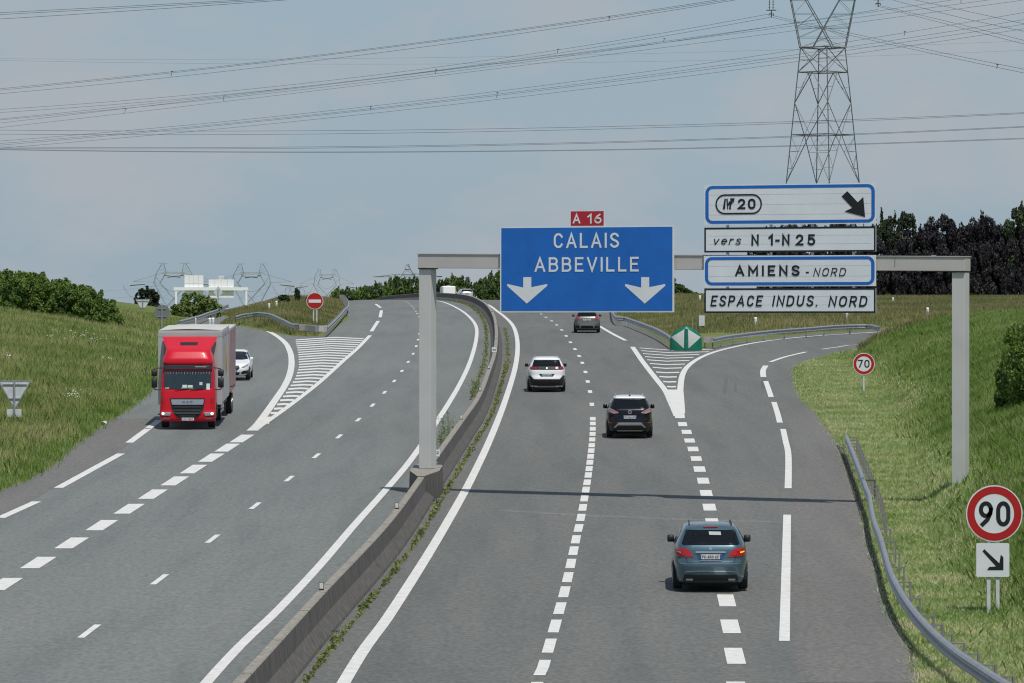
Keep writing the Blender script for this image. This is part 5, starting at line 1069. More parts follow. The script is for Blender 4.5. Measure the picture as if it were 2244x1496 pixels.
class Car:
    def __init__(s, name, loc, yaw, levels, paint_, label, cat='car', smooth_lv=True):
        s.r = empty(name, loc, label, cat, rot=(math.atan(G), 0, yaw)) if loc is not None else None
        lv = resample(levels) if smooth_lv else levels; s.mb = body_mesh(lv); s.bvh = BVHTree.FromPolygons([Vector(v) for v in s.mb.v], s.mb.f)
        s.body = s.mb.build('body', paint_, s.r, smooth=True)
    def conf(s, name, pts, m, side='rear', off=.008, par=None, grid=.05, smooth=True, label=None, thick=.02):
        """lay an outline drawn in side view onto the body as a thin raised panel"""
        ax = {'rear': 1, 'front': 1, 'left': 0, 'right': 0, 'top': 2}[side]; dirv = {'rear': (0, 1, 0), 'front': (0, -1, 0), 'left': (1, 0, 0), 'right': (-1, 0, 0), 'top': (0, 0, -1)}[side]; D = Vector(dirv)
        bm = bmesh.new()
        def to3(p): return Vector((p[0], 0, p[1])) if ax == 1 else (Vector((0, p[0], p[1])) if ax == 0 else Vector((p[0], p[1], 0)))
        f = bm.faces.new([bm.verts.new(to3(p)) for p in pts]); 
        P = np.array(pts); lo, hi = P.min(0), P.max(0)
        for k in (0, 1):
            nn = int((hi[k]-lo[k])/grid)
            for i in range(1, nn+1):
                v = lo[k]+(hi[k]-lo[k])*i/(nn+1); co = to3((v, 0) if k == 0 else (0, v)); no = to3((1, 0) if k == 0 else (0, 1))
                bmesh.ops.bisect_plane(bm, geom=bm.verts[:]+bm.edges[:]+bm.faces[:], plane_co=co, plane_no=no)
        for v in bm.verts:
            o = v.co-D*20; h = s.bvh.ray_cast(o, D)
            if h[0] is not None: v.co = h[0]-D*off; v.tag = True
            else:
                q = s.bvh.find_nearest(v.co if ax != 1 else Vector((v.co.x*.98, (-.2 if side == 'rear' else 99), v.co.z))); v.co = (q[0] if q[0] is not None else v.co)-D*off
        bmesh.ops.recalc_face_normals(bm, faces=bm.faces[:])
        ed = [e for e in bm.edges if e.is_boundary]; r_ = bmesh.ops.extrude_edge_only(bm, edges=ed); nv = [e for e in r_['geom'] if isinstance(e, bmesh.types.BMVert)]
        bmesh.ops.translate(bm, verts=nv, vec=D*(off+thick)); bm.verts.index_update(); me = bpy.data.meshes.new(name); bm.to_mesh(me); bm.free(); me.materials.append(m)
        o = bpy.data.objects.new(name, me); C.objects.link(o); o.parent = par or s.r
        if label: o['label'] = label
        return o
    def mir(s, name, pts, m, side='rear', **k): s.conf(name, pts, m, side, **k); return s.conf(name, [(-p[0], p[1]) for p in pts], m, side, **k)
    def wheels(s, tr, y1, y2, rad=.33, w_=.22, rim=.20):
        for y in (y1, y2):
            for sg in (-1, 1):
                o = MB(); n = 28; x = sg*tr
                prof_ = [(-w_/2, rad*.62), (-w_/2, rad*.93), (-w_/2+.025, rad), (w_/2-.025, rad), (w_/2, rad*.93), (w_/2, rad*.62)]; vs = []
                for i in range(n):
                    a = 2*math.pi*i/n; vs += [(x+p*1.0, y+q*math.cos(a), rad+q*math.sin(a)) for p, q in prof_]
                k = len(prof_); o.add(vs, [(i*k+j, i*k+(j+1) % k, ((i+1) % n)*k+(j+1) % k, ((i+1) % n)*k+j) for i in range(n) for j in range(k)]); wh_ = o.build('wheel', tyreM, s.r, smooth=False)
                q = MB().cyl_x(x+sg*(w_/2-.05), y, rad, rad*.66, .06, 20)
                for i in range(5): a = i*2*math.pi/5; q.tube((x+sg*(w_/2-.01), y, rad), (x+sg*(w_/2-.012), y+rad*.6*math.cos(a), rad+rad*.6*math.sin(a)), .028, .02, 5)
                q.build('rim', rimM, wh_)
    def mirror(s, x, y, z, m, w_=.22, h=.16):
        for sg in (-1, 1):
            bm_ = MB(); lv = [(z-h/2, y-.05, y+.05, w_*.34, 3), (z-h*.42, y-.08, y+.10, w_*.47, 3), (z, y-.09, y+.12, w_*.5, 3), (z+h*.40, y-.08, y+.09, w_*.46, 3), (z+h/2, y-.05, y+.05, w_*.34, 3)]
            b = body_mesh(lv, 20); b.v = [(v[0]+sg*(x+w_*.5), v[1], v[2]) for v in b.v]; o = b.build('door_mirror', m, s.r, smooth=True)
            MB().tube((sg*(x-.08), y+.03, z-h*.35), (sg*(x+.06), y+.03, z-h*.2), .025, n=6).build('mirror_arm', trimM, o)
    def plate(s, x0, x1, z0, z1, txt, side='rear', bl=True, yoff=None):
        D = Vector((0, 1 if side == 'rear' else -1, 0)); h = s.bvh.ray_cast(Vector(((x0+x1)/2, -20*D.y, (z0+z1)/2)), D); y = h[0].y-D.y*.03
        o = MB().box(x0, x1, min(y, y+D.y*.04), max(y, y+D.y*.04), z0, z1).build('number_plate', plateM, s.r); pl = Plane((0, y, 0), (D.y, 0, 0)); w_ = x1-x0; h_ = z1-z0; sg = D.y
        u = lambda x: x*sg
        ux0, ux1 = sorted((u(x0), u(x1)))
        if bl:
            for a, b in ((ux0, ux0+w_*.08), (ux1-w_*.08, ux1)):
                MB().add([pl.P(a, z0, .003), pl.P(b, z0, .003), pl.P(b, z1, .003), pl.P(a, z1, .003)], [(0, 1, 2, 3)]).build('plate_band', plateB, o)
        text_on(pl, txt, (ux0+w_*.12, ux1-w_*.12, z0+h_*.2, z1-h_*.2), .005, th=.16, gap=.14).build('plate_lettering', black, o)
    def arches(s, ys_, rad, m=None):
        for y in ys_:
            pts = [(y+rad*math.cos(R(a)), .20+rad*.35+rad*math.sin(R(a))*.98) for a in range(-20, 201, 20)]
            for side in ('left', 'right'): s.conf('wheel_arch', pts, m or underM, side, off=.004, grid=.2)
def carpos(px, py): x, y = gnd(px, py); return Vector((x, y, float(H(x, y))+.012))
GL['Q'] = GL['O']; GL['J'] = (.4, [[(1, 1), (1, .3)]+arc_(.5, .3, .5, .3, 0, -170, 6)[1:]]); GL['T'] = (.55, [[(0, 1), (1, 1)], [(.5, 1), (.5, 0)]]); GL['H'] = (.56, [[(0, 0), (0, 1)], [(1, 0), (1, 1)], [(0, .5), (1, .5)]]); GL['X'] = (.56, [[(0, 0), (1, 1)], [(0, 1), (1, 0)]]); GL['Z'] = (.52, [[(0, 1), (1, 1), (0, 0), (1, 0)]]); GL['Y'] = (.56, [[(0, 1), (.5, .5), (1, 1)], [(.5, .5), (.5, 0)]])

# ---- blue people carrier, nearest
pb_ = paintm('blue_grey_paint', (.085, .155, .195), .55, .30)
lv = [(.18, .24, 4.0, .84, 5), (.26, .11, 4.2, .868, 5), (.36, .06, 4.30, .88, 5), (.46, .035, 4.34, .88, 5), (.56, .02, 4.35, .888, 5.2), (.66, .0, 4.34, .893, 5.2), (.70, .055, 4.32, .893, 5.4), (.80, .08, 4.26, .89, 5.6), (.90, .085, 4.14, .882, 5.8), (.96, .10, 3.95, .872, 6), (1.03, .13, 3.45, .85, 6.4), (1.10, .165, 3.22, .82, 6.6), (1.2, .25, 2.98, .775, 6.8), (1.3, .335, 2.74, .725, 6.8), (1.40, .425, 2.50, .67, 6.4), (1.46, .47, 2.32, .63, 6), (1.50, .52, 2.12, .60, 5.4), (1.525, .66, 1.95, .54, 5), (1.54, .85, 1.75, .42, 4.6), (1.545, 1.1, 1.6, .22, 4)]
c = Car('car', carpos(1554, 1293)-Vector((0, .85, 0)), R(-1.6), lv, pb_, 'blue grey people carrier on the right carriageway, nearest car in the photo')
c.conf('rear_window', [(-.58, 1.435), (.58, 1.435), (.685, 1.115), (.64, 1.095), (-.64, 1.095), (-.685, 1.115)], glassM, off=.008)
c.mir('tail_lamp', [(.865, 1.015), (.83, 1.055), (.62, 1.02), (.50, .975), (.415, .83), (.44, .82), (.80, .835), (.86, .85)], lampR, off=.018)
for sg, m_ in ((-1, lampW), (1, mat('indicator_glow', (.8, .25, .02), .3, emit=((1, .35, .03), 2.2)))): c.conf('lamp_insert', sorted([(sg*.70, .935), (sg*.80, .95), (sg*.80, .925), (sg*.70, .905)], key=lambda p: math.atan2(p[1]-.93, p[0]-sg*.75)), m_, off=.024)
c.conf('chrome_strip', [(-.37, .935), (-.33, .955), (.33, .955), (.37, .935), (.34, .915), (-.34, .915)], chromeM, off=.03)
c.conf('plate_recess', [(-.34, .91), (.34, .91), (.28, .735), (-.28, .735)], paintm('blue_recess_shade', (.05, .10, .13), .5, .35), off=.004)  # recess drawn flat, its shade painted as a darker body blue
c.conf('recess_lip', [(-.28, .745), (.28, .745), (.25, .725), (-.25, .725)], chromeM, off=.02)
c.plate(-.26, .26, .77, .88, 'FC-653-CE')
c.conf('bumper_crease_sheen', [(-.80, .665), (.80, .665), (.80, .650), (-.80, .650)], chromeM if False else paintm('blue_sheen', (.20, .30, .36), .6, .22), off=.012, grid=.08)  # sheen along the crease painted as a lighter blue strip
c.conf('bumper_chrome_line', [(-.60, .47), (-.3, .495), (.3, .495), (.60, .47), (.60, .458), (.3, .482), (-.3, .482), (-.60, .458)], chromeM, off=.012)
c.conf('diffuser', [(-.62, .40), (.62, .40), (.66, .25), (-.66, .25)], trimM, off=.014)
c.conf('tailgate_gap', [(-.60, .84), (-.59, .85), (-.55, .70), (.55, .70), (.59, .85), (.60, .84), (.565, .69), (-.565, .69)], trimM, off=.004)
for sg in (-1, 1): c.conf('exhaust_tip', [(sg*.42, .30), (sg*.58, .30), (sg*.58, .26), (sg*.42, .26)], chromeM, off=.03)
c.conf('badge_star', circ(0, 1.01, .042, 16), chromeM, off=.02)
MB().tube((-.28, .19, 1.13), (.02, .22, 1.15), .018, .012, 5).tube((-.03, .205, 1.125), (.03, .2, 1.12), .02, n=5).build('wiper', trimM, c.r)
c.wheels(.775, .85, 3.55); c.arches((.85, 3.55), .37)
for side in ('left', 'right'): c.conf('side_window', [(.75, 1.10), (.95, 1.38), (1.6, 1.44), (2.3, 1.38), (2.85, 1.13)], glassM, side)
c.mirror(.84, 2.75, 1.06, trimM, .17, .17)
for sg in (-1, 1): MB().poly([(sg*.50, .75, 1.52), (sg*.505, .85, 1.56), (sg*.50, 1.9, 1.56), (sg*.49, 2.05, 1.52)], .014, 5).build('roof_rail', trimM, c.r)
MB().box(-.17, .17, .50, .56, 1.485, 1.505).build('third_brake_lamp', lampR, c.r)
MB().box(-.66, .66, .3, 3.9, .13, .24).build('underbody', underM, c.r)
# faint interior things seen through the glass
c.conf('inner_sticker', [(-.04, 1.40), (.24, 1.395), (.25, 1.32), (-.03, 1.325)], mat('sticker', (.30, .36, .36), .5), off=.012)

# ---- black crossover with white roof
pk = mat('black_paint', (.006, .0065, .009), .25, coat=.3, spec=.3); pw = paintm('white_paint', (.86, .87, .88), 0, .3)
lv = [(.20, .26, 3.95, .83, 5), (.28, .12, 4.10, .865, 5), (.40, .05, 4.16, .878, 5), (.52, .02, 4.20, .88, 5), (.60, .0, 4.21, .885, 5), (.68, .03, 4.19, .885, 5.2), (.80, .075, 4.12, .88, 5.6), (.92, .085, 3.98, .872, 6), (1.0, .10, 3.6, .858, 6), (1.08, .13, 3.28, .835, 6.4), (1.2, .22, 3.0, .79, 6.6), (1.32, .32, 2.76, .735, 6.6), (1.42, .40, 2.52, .68, 6.4), (1.50, .44, 2.36, .635, 6)]
lr = [(1.50, .44, 2.36, .637, 6), (1.54, .36, 2.22, .61, 6), (1.575, .50, 2.05, .57, 5.4), (1.595, .75, 1.85, .48, 5), (1.605, 1.0, 1.6, .25, 4)]
c = Car('car', carpos(1379, 959)-Vector((0, .85, 0)), R(-.6), lv, pk, 'black crossover with a white roof in the middle of the right carriageway')
ro_ = body_mesh(resample(lr)).build('roof', pw, c.r, smooth=True)
c.conf('rear_window', [(-.60, 1.47), (.60, 1.47), (.70, 1.16), (.45, 1.12), (-.45, 1.12), (-.70, 1.16)], glassM)
c.mir('tail_lamp', [(.86, 1.06), (.80, 1.14), (.70, 1.12), (.44, .99), (.45, .96), (.62, .94), (.82, 1.0)], mat('tail_lamp_clear', (.38, .26, .29), .15, coat=.6), off=.02)
c.mir('tail_lamp_stripe', [(.80, 1.10), (.79, 1.125), (.50, .995), (.52, .985)], lampR, off=.026)
c.conf('badge_ring', circ(0, 1.00, .075, 20), chromeM, off=.02); c.conf('badge_centre', circ(0, 1.00, .052, 20), pk, off=.026); c.conf('badge_bolt', [(-.07, 1.015), (.01, 1.005), (.07, .985), (-.01, .995)], chromeM, off=.030)
c.plate(-.26, .26, .75, .86, 'FF-704-FP')
c.conf('bumper_trim', [(-.80, .62), (.80, .62), (.84, .34), (-.84, .34)], trimM, off=.012)
c.conf('skid_plate', [(-.44, .60), (.44, .60), (.62, .40), (.58, .38), (.45, .49), (-.45, .49), (-.58, .38), (-.62, .40)], mat('silver_trim', (.42, .42, .42), .4, metal=.5), off=.03)
c.conf('lower_grille', [(-.5, .30), (.5, .30), (.48, .25), (-.48, .25)], mat('silver_trim', (.42, .42, .42), .4, metal=.5), off=.02)
c.mir('reflector', [(.66, .60), (.80, .60), (.80, .57), (.66, .57)], lampR, off=.03)
c.wheels(.775, .85, 3.45); c.arches((.85, 3.45), .39)
for side in ('left', 'right'): c.conf('side_window', [(.72, 1.14), (.9, 1.42), (1.6, 1.47), (2.25, 1.42), (2.8, 1.16)], glassM, side)
c.mirror(.84, 2.75, 1.10, pk, .17, .17)
for sg in (-1, 1): MB().poly([(sg*.53, .62, 1.58), (sg*.53, .7, 1.625), (sg*.53, 1.9, 1.63), (sg*.52, 2.05, 1.58)], .014, 5).build('roof_rail', chromeM, c.r)
MB().tube((0, .75, 1.60), (0, .62, 1.80), .006, .003, 4).build('aerial', trimM, c.r); MB().box(-.035, .035, .66, .76, 1.58, 1.63).build('aerial_base', trimM, c.r)
MB().box(-.66, .66, .3, 3.8, .13, .26).build('underbody', underM, c.r)

# ---- white crossover
lv = [(.20, .26, 4.15, .85, 5), (.30, .10, 4.30, .885, 5), (.45, .03, 4.40, .90, 5), (.58, .0, 4.44, .905, 5), (.66, .02, 4.43, .91, 5.2), (.78, .07, 4.38, .91, 5.6), (.92, .08, 4.24, .905, 6), (1.02, .095, 3.9, .89, 6.2), (1.1, .13, 3.45, .865, 6.4), (1.2, .21, 3.15, .82, 6.6), (1.32, .31, 2.86, .765, 6.6), (1.44, .40, 2.6, .70, 6.4), (1.52, .44, 2.45, .655, 6), (1.58, .42, 2.3, .62, 5.8), (1.61, .56, 2.1, .57, 5.2), (1.625, .85, 1.9, .45, 4.8), (1.63, 1.1, 1.7, .25, 4)]
c = Car('car', carpos(1198, 858)-Vector((0, .85, 0)), R(.6), lv, pw, 'white crossover with a dark rear band in the left lane of the right carriageway')
c.conf('rear_window', [(-.60, 1.50), (.60, 1.50), (.70, 1.21), (.64, 1.085), (-.64, 1.085), (-.70, 1.21)], glassM, off=.008)
c.conf('dark_band', [(-.85, 1.20), (.85, 1.20), (.87, 1.05), (-.87, 1.05)], paintm('black_gloss', (.01, .01, .012), 0, .15), off=.012)
for sg in (-1, 1):
    for k in range(3): x0_ = .46+k*.135; c.conf('tail_lamp', [(sg*(x0_+.02), 1.075), (sg*(x0_+.11), 1.085+.01*k), (sg*(x0_+.13), 1.19), (sg*(x0_+.03), 1.17)][::sg], lampR, off=.022)
c.conf('plate_recess', [(-.38, .85), (.38, .85), (.28, .72), (-.28, .72)], trimM, off=.006); c.plate(-.26, .26, .73, .83, 'FB-820-MX')
c.conf('bumper_trim', [(-.88, .60), (-.86, .74), (-.78, .78), (-.62, .60), (.62, .60), (.78, .78), (.86, .74), (.88, .60), (.86, .28), (-.86, .28)], trimM, off=.014)
c.conf('exhaust_strip', [(-.46, .285), (.46, .285), (.42, .245), (-.42, .245)], chromeM, off=.02)
c.conf('lion_badge', [(-.02, 1.15), (.02, 1.17), (.035, 1.10), (.0, 1.08), (-.03, 1.10)], mat('silver_trim', (.42, .42, .42), .4, metal=.5), off=.022)
c.wheels(.79, .85, 3.55, .345); c.arches((.85, 3.55), .40)
for side in ('left', 'right'): c.conf('side_window', [(.72, 1.2), (.92, 1.46), (1.6, 1.52), (2.3, 1.46), (2.95, 1.19)], glassM, side)
c.mirror(.84, 2.85, 1.17, pk, .17, .17)
for sg in (-1, 1): MB().poly([(sg*.54, .62, 1.60), (sg*.54, .7, 1.65), (sg*.54, 1.9, 1.655), (sg*.53, 2.05, 1.61)], .014, 5).build('roof_rail', chromeM, c.r)
MB().box(-.66, .66, .3, 4.0, .13, .27).build('underbody', underM, c.r)

# ---- grey compact crossover, furthest on the right carriageway
pg = paintm('grey_paint', (.15, .15, .145), .35, .32)
lv = [(.20, .26, 3.95, .84, 5), (.30, .10, 4.08, .87, 5), (.45, .03, 4.16, .885, 5), (.58, .0, 4.19, .892, 5), (.66, .03, 4.18, .895, 5.2), (.78, .06, 4.12, .89, 5.6), (.92, .08, 3.98, .88, 6), (1.0, .11, 3.6, .862, 6.2), (1.08, .16, 3.25, .83, 6.4), (1.2, .26, 2.95, .775, 6.4), (1.32, .38, 2.68, .715, 6.4), (1.42, .47, 2.46, .65, 6), (1.47, .50, 2.25, .61, 5.4), (1.495, .68, 2.05, .55, 5), (1.505, .9, 1.85, .42, 4.6), (1.51, 1.1, 1.6, .2, 4)]
c = Car('car', carpos(1286, 729)-Vector((0, .8, 0)), R(-.5), lv, pg, 'small grey crossover just below the big blue sign')
c.conf('rear_window', [(-.56, 1.40), (.56, 1.40), (.66, 1.14), (.60, 1.10), (-.60, 1.10), (-.66, 1.14)], glassM)
c.mir('tail_lamp', [(.86, 1.03), (.80, 1.08), (.56, 1.05), (.55, .90), (.62, .87), (.84, .89)], mat('dull_red_lamp', (.36, .03, .045), .25, coat=.5), off=.02)
c.plate(-.26, .26, .83, .93, 'FG-102-BD', bl=False)
c.conf('bumper_trim', [(-.86, .48), (.86, .48), (.84, .30), (-.84, .30)], trimM, off=.012)
c.conf('silver_diffuser', [(-.52, .52), (-.4, .56), (.4, .56), (.52, .52), (.5, .34), (.42, .34), (.42, .49), (-.42, .49), (-.42, .34), (-.5, .34)], mat('silver_trim', (.42, .42, .42), .4, metal=.5), off=.02)
c.wheels(.78, .80, 3.40); c.arches((.80, 3.40), .39)
for side in ('left', 'right'): c.conf('side_window', [(.80, 1.12), (.98, 1.36), (1.6, 1.41), (2.2, 1.36), (2.8, 1.10)], glassM, side)
c.mirror(.84, 2.7, 1.10, trimM, .17, .15); MB().box(-.03, .03, .60, .72, 1.49, 1.55).build('aerial_base', trimM, c.r); MB().box(-.66, .66, .3, 3.8, .13, .27).build('underbody', underM, c.r)

# ---- silver estate beyond the crest
ps = paintm('silver_paint', (.60, .60, .60), .4, .3)
lv = [(.20, .4, 4.0, .72, 5), (.40, .04, 4.4, .87, 5), (.60, .0, 4.46, .89, 5), (.8, .06, 4.4, .888, 5.6), (.95, .09, 3.9, .87, 6), (1.05, .14, 3.3, .84, 6.4), (1.2, .26, 2.95, .78, 6.4), (1.34, .40, 2.66, .71, 6.2), (1.42, .46, 2.46, .66, 6), (1.46, .55, 2.25, .60, 5.4), (1.48, .9, 1.9, .42, 4.6), (1.485, 1.1, 1.6, .2, 4)]
d = 566; x = (1024-CX)/F*d; c = Car('car', Vector((x, d, float(H(x, d))+.02)), R(9), lv, ps, 'silver estate car half hidden behind the barrier on the crest'); c.r.rotation_euler[0] = -.01
c.conf('rear_window', [(-.60, 1.38), (.60, 1.38), (.70, 1.08), (-.70, 1.08)], glassM); c.conf('white_plate', [(-.26, .86), (.26, .86), (.26, .76), (-.26, .76)], trimM, off=.012); c.mir('tail_lamp', [(.86, 1.0), (.74, 1.0), (.70, .80), (.84, .80)], lampR, off=.015)
c.wheels(.78, .85, 3.55); c.mirror(.90, 2.8, 1.05, ps, .2, .14)
# ---- caravan beyond the crest
d = 642; x = (984-CX)/F*d; z_ = float(H(x, d)); r = empty('caravan', (x, d, z_+.02), 'white touring caravan going over the crest behind the barrier', 'caravan', rot=(-.014, 0, R(4)))
cw = mat('caravan_white', (.80, .80, .80), .4)
lvc = [(.38, .10, 5.9, .96, 7), (.50, .02, 6.0, 1.0, 8), (1.2, .0, 6.1, 1.02, 8), (2.0, .10, 6.0, 1.02, 8), (2.42, .16, 5.6, 1.0, 9), (2.58, .20, 5.2, .98, 9), (2.63, .26, 4.8, .94, 9), (2.65, .6, 4.2, .8, 8)]
c = Car('x', None, 0, lvc, cw, ''); c.r = r; c.body.parent = r
c.conf('rear_panel', [(-.86, 2.2), (.86, 2.2), (.92, .9), (-.92, .9)], mat('caravan_panel', (.84, .84, .83), .35), off=.02); c.mir('tail_lamp', [(.98, 1.7), (.92, 1.7), (.92, 1.3), (.98, 1.3)], mat('dull_red_lamp', (.36, .03, .045), .25), off=.02)
for side in ('left', 'right'): c.conf('side_window', [(1.2, 1.3), (1.2, 1.9), (2.6, 1.9), (2.6, 1.3)], glassM, side)
c.wheels(.98, 2.9, 3.7, .32); MB().box(-.3, .3, 1.5, 2.1, 2.6, 2.70).build('roof_hatch', cw, r); MB().tube((0, 6.0, .5), (0, 7.3, .45), .05, n=6).build('tow_bar', alu, r)

# ---- white hatchback behind the lorry (facing us)
lv = [(.18, .30, 4.05, .70, 5), (.26, .10, 4.18, .82, 5), (.40, .02, 4.24, .885, 5), (.55, .0, 4.26, .90, 5), (.68, .04, 4.25, .902, 5.2), (.78, .16, 4.2, .90, 5.4), (.86, .40, 4.18, .892, 5.6), (.93, .80, 4.16, .878, 5.8), (.98, 1.12, 4.12, .86, 6), (1.1, 1.42, 4.04, .81, 6), (1.22, 1.70, 3.94, .755, 6), (1.34, 2.0, 3.8, .69, 5.8), (1.42, 2.25, 3.6, .64, 5.4), (1.46, 2.5, 3.3, .56, 5), (1.47, 2.7, 3.0, .3, 4)]
c = Car('car', carpos(510, 833)-Vector((0, .75, 0)), R(.5), lv, pw, 'white hatchback following close behind the red lorry, facing the camera')
c.conf('windscreen', [(-.60, 1.39), (.60, 1.39), (.76, 1.03), (.5, 1.0), (-.5, 1.0), (-.76, 1.03)], glassM)
c.conf('grille', [(-.36, .74), (.36, .74), (.40, .62), (.30, .52), (-.30, .52), (-.40, .62)], trimM, off=.012); c.conf('lower_grille', [(-.40, .40), (.40, .40), (.36, .26), (-.36, .26)], trimM, off=.012)
c.mir('headlamp', [(.46, .66), (.84, .84), (.80, .72), (.62, .63)], mat('headlamp', (.30, .31, .33), .12, coat=.8), off=.016); c.mir('fog_lamp_recess', [(.48, .30), (.82, .34), (.82, .50), (.60, .48), (.48, .42)], trimM, off=.012)
c.mir('badge_ring', circ(.0, .66, .07, 14), chromeM, off=.02); c.plate(-.26, .26, .42, .52, 'EK-317-RT'); c.wheels(.78, .75, 3.35); c.arches((.75, 3.35), .38)
for side in ('left', 'right'): c.conf('side_window', [(1.5, 1.02), (2.1, 1.35), (3.0, 1.38), (3.7, 1.05)], glassM, side)
c.mirror(.84, 1.45, 1.04, pw, .17, .16)

# ---- red lorry with box body and trailer
px_, d0_ = gnd(416, 938); r = empty('lorry', (px_+.0, d0_-1.25, float(H(px_, d0_))+.015), 'red box lorry coming towards the camera in the merging lane', 'lorry', rot=(math.atan(G), 0, R(1.3)))
lr_ = mat('lorry_red', (.60, .006, .022), .38, coat=.25, spec=.3); grey = mat('box_grey', (.42, .43, .44), .5, noise=.06, nscale=1.5); wall = mat('box_wall', (.43, .455, .445), .6, noise=.07, nscale=.8); tarp = mat('box_roof', (.52, .52, .50), .8, noise=.10, nscale=1.2)
# origin: y=0 front bumper, +y backwards (away from the camera); all local
lvl = [(.28, .08, 2.1, 1.02, 9), (.36, .0, 2.15, 1.11, 9), (.62, -.03, 2.15, 1.125, 9), (.70, .01, 2.15, 1.115, 9), (1.2, .03, 2.15, 1.11, 9), (1.5, .06, 2.15, 1.10, 9), (1.58, .09, 2.15, 1.09, 9), (2.36, .27, 2.12, 1.05, 9), (2.56, .31, 2.1, 1.03, 8), (2.62, .40, 2.1, .98, 8)]
c = Car('x', None, 0, lvl, lr_, ''); c.r = r; c.body.parent = r; c.body.name = 'cab'
dl_ = [(2.54, .26, 2.15, 1.00, 8), (2.62, .22, 2.15, 1.02, 8), (2.78, .24, 2.15, 1.00, 7), (3.08, .42, 2.16, .90, 5.5), (3.16, .55, 2.17, .90, 5.5), (3.30, 1.05, 2.18, .98, 6), (3.45, 1.5, 2.19, 1.04, 7), (3.62, 2.0, 2.2, 1.10, 8)]
k_ = Car('x', None, 0, dl_, lr_, ''); k_.r = r; k_.body.parent = r; k_.body.name = 'wind_deflector'
k_.conf('deflector_slot', [(-.36, 3.42), (.36, 3.42), (.34, 3.31), (-.34, 3.31)], trimM, off=.02, par=r)
c.conf('windscreen', [(-.94, 2.30), (.94, 2.30), (.96, 1.66), (.88, 1.57), (-.88, 1.57), (-.96, 1.66)], mat('lorry_glass', (.02, .035, .042), .08, spec=.8), off=.012)
wsf = mat('windscreen_seal', (.45, .50, .50), .4)
c.conf('sun_visor', [(-1.0, 2.54), (1.0, 2.54), (.98, 2.37), (-.98, 2.37)], paintm('visor_black', (.02, .02, .022), 0, .3), off=.10)
pl = Plane((r.location.x, r.location.y, r.location.z)); 
t_ = MB(); text_on(Plane((0, 0, 0)), 'WWW.LOGISTICS', (.28, .78, 2.45, 2.49), 0.0, t_, th=.18, gap=.15); 
t_ = MB(); text_on(Plane((0, .175, 0)), 'MONTRANSIT', (.30, .76, 2.45, 2.495), 0.0, t_, th=.2, gap=.12); t_.build('visor_lettering', paintw, r)
c.conf('grille_surround', [(-.70, 1.22), (.70, 1.22), (.66, .95), (.62, .70), (.42, .47), (.25, .42), (-.25, .42), (-.42, .47), (-.62, .70), (-.66, .95)], trimM, off=.02)
c.conf('grille_panel', [(-.66, 1.17), (.66, 1.17), (.62, .96), (-.62, .96)], mat('grille_silver', (.42, .46, .52), .3, metal=.5), off=.05)
for z, w_ in ((.86, .56), (.73, .54), (.60, .46), (.50, .34)): c.conf('grille_bar', [(-w_, z+.03), (w_, z+.03), (w_*.95, z-.01), (-w_*.95, z-.01)], mat('grille_bar_grey', (.05, .055, .06), .35), off=.05)
text_on(Plane((0, -.052, 0)), 'DAF', (-.22, .22, 1.035, 1.105), 0.0, th=.2, gap=.2).build('maker_lettering', mat('badge_dark', (.06, .065, .075), .35, metal=.5), r)
for sg in (-1, 1):
    c.conf('headlamp', [(sg*.66, .66), (sg*1.06, .665), (sg*1.05, .53), (sg*.70, .52)][::sg], mat('headlamp', (.30, .31, .33), .12, coat=.8), off=.025)
    c.conf('daytime_lamp', circ(sg*.98, .60, .055, 14), mat('lamp_on', (.9, .88, .8), .3, emit=((1, .93, .78), 2.0)), off=.04)
    c.conf('fog_lamp', [(sg*.70, .43), (sg*.98, .44), (sg*.97, .37), (sg*.72, .36)][::sg], mat('fog_glass', (.30, .16, .15), .2), off=.02)
    c.conf('corner_gap', [(sg*.78, .49), (sg*1.08, .51), (sg*1.08, .49), (sg*.78, .47)][::sg], trimM, off=.012)
    c.conf('air_inlet', [(sg*.93, 1.30), (sg*1.0, 1.30), (sg*1.0, 1.02), (sg*.93, .98)][::sg], paintm('lorry_red_dark', (.30, .006, .014), 0, .35), off=.008)
    side = 'right' if sg > 0 else 'left'
    c.conf('side_window', [(.45, 1.62), (.62, 2.25), (1.35, 2.25), (1.35, 1.55)], glassM, side)
    c.conf('wheel_arch', [(.85+.56*math.cos(R(a)), .46+.56*math.sin(R(a))) for a in range(-15, 196, 15)], underM, side)
    # mirrors on arms
    g1 = MB(); g1.poly([(sg*1.02, .35, 2.42), (sg*1.18, .2, 2.42), (sg*1.34, .12, 2.38)], .022, 6).poly([(sg*1.34, .12, 2.38), (sg*1.36, .12, 1.62), (sg*1.28, .16, 1.55), (sg*1.05, .3, 1.55)], .02, 6); g1.build('mirror_arm', trimM, r)
    for z0_, z1_ in ((2.10, 2.36), (1.64, 2.04)): b = body_mesh([(z0_, .06, .16, .09, 4), (z0_+.03, .02, .20, .115, 4), (z1_-.03, .02, .20, .115, 4), (z1_, .06, .16, .09, 4)], 20); b.v = [(v[0]+sg*1.33, v[1], v[2]) for v in b.v]; b.build('mirror', trimM, r, smooth=True)
o = MB().box(-.26, .26, -.075, -.03, .33, .44).build('number_plate', plateM, r); text_on(Plane((0, -.078, 0)), 'CWM 73017', (-.20, .23, .355, .415), 0.0, th=.16, gap=.12).build('plate_lettering', black, o); MB().add([(-.26, -.0765, .33), (-.22, -.0765, .33), (-.22, -.0765, .44), (-.26, -.0765, .44)], [(0, 1, 2, 3)]).build('plate_band', plateB, o)
for sg, x in ((-1, -.5), (1, .1)): MB().tube((x, .04, 1.56), (x+.55, .065, 1.60), .014, n=5).build('wiper', trimM, r)
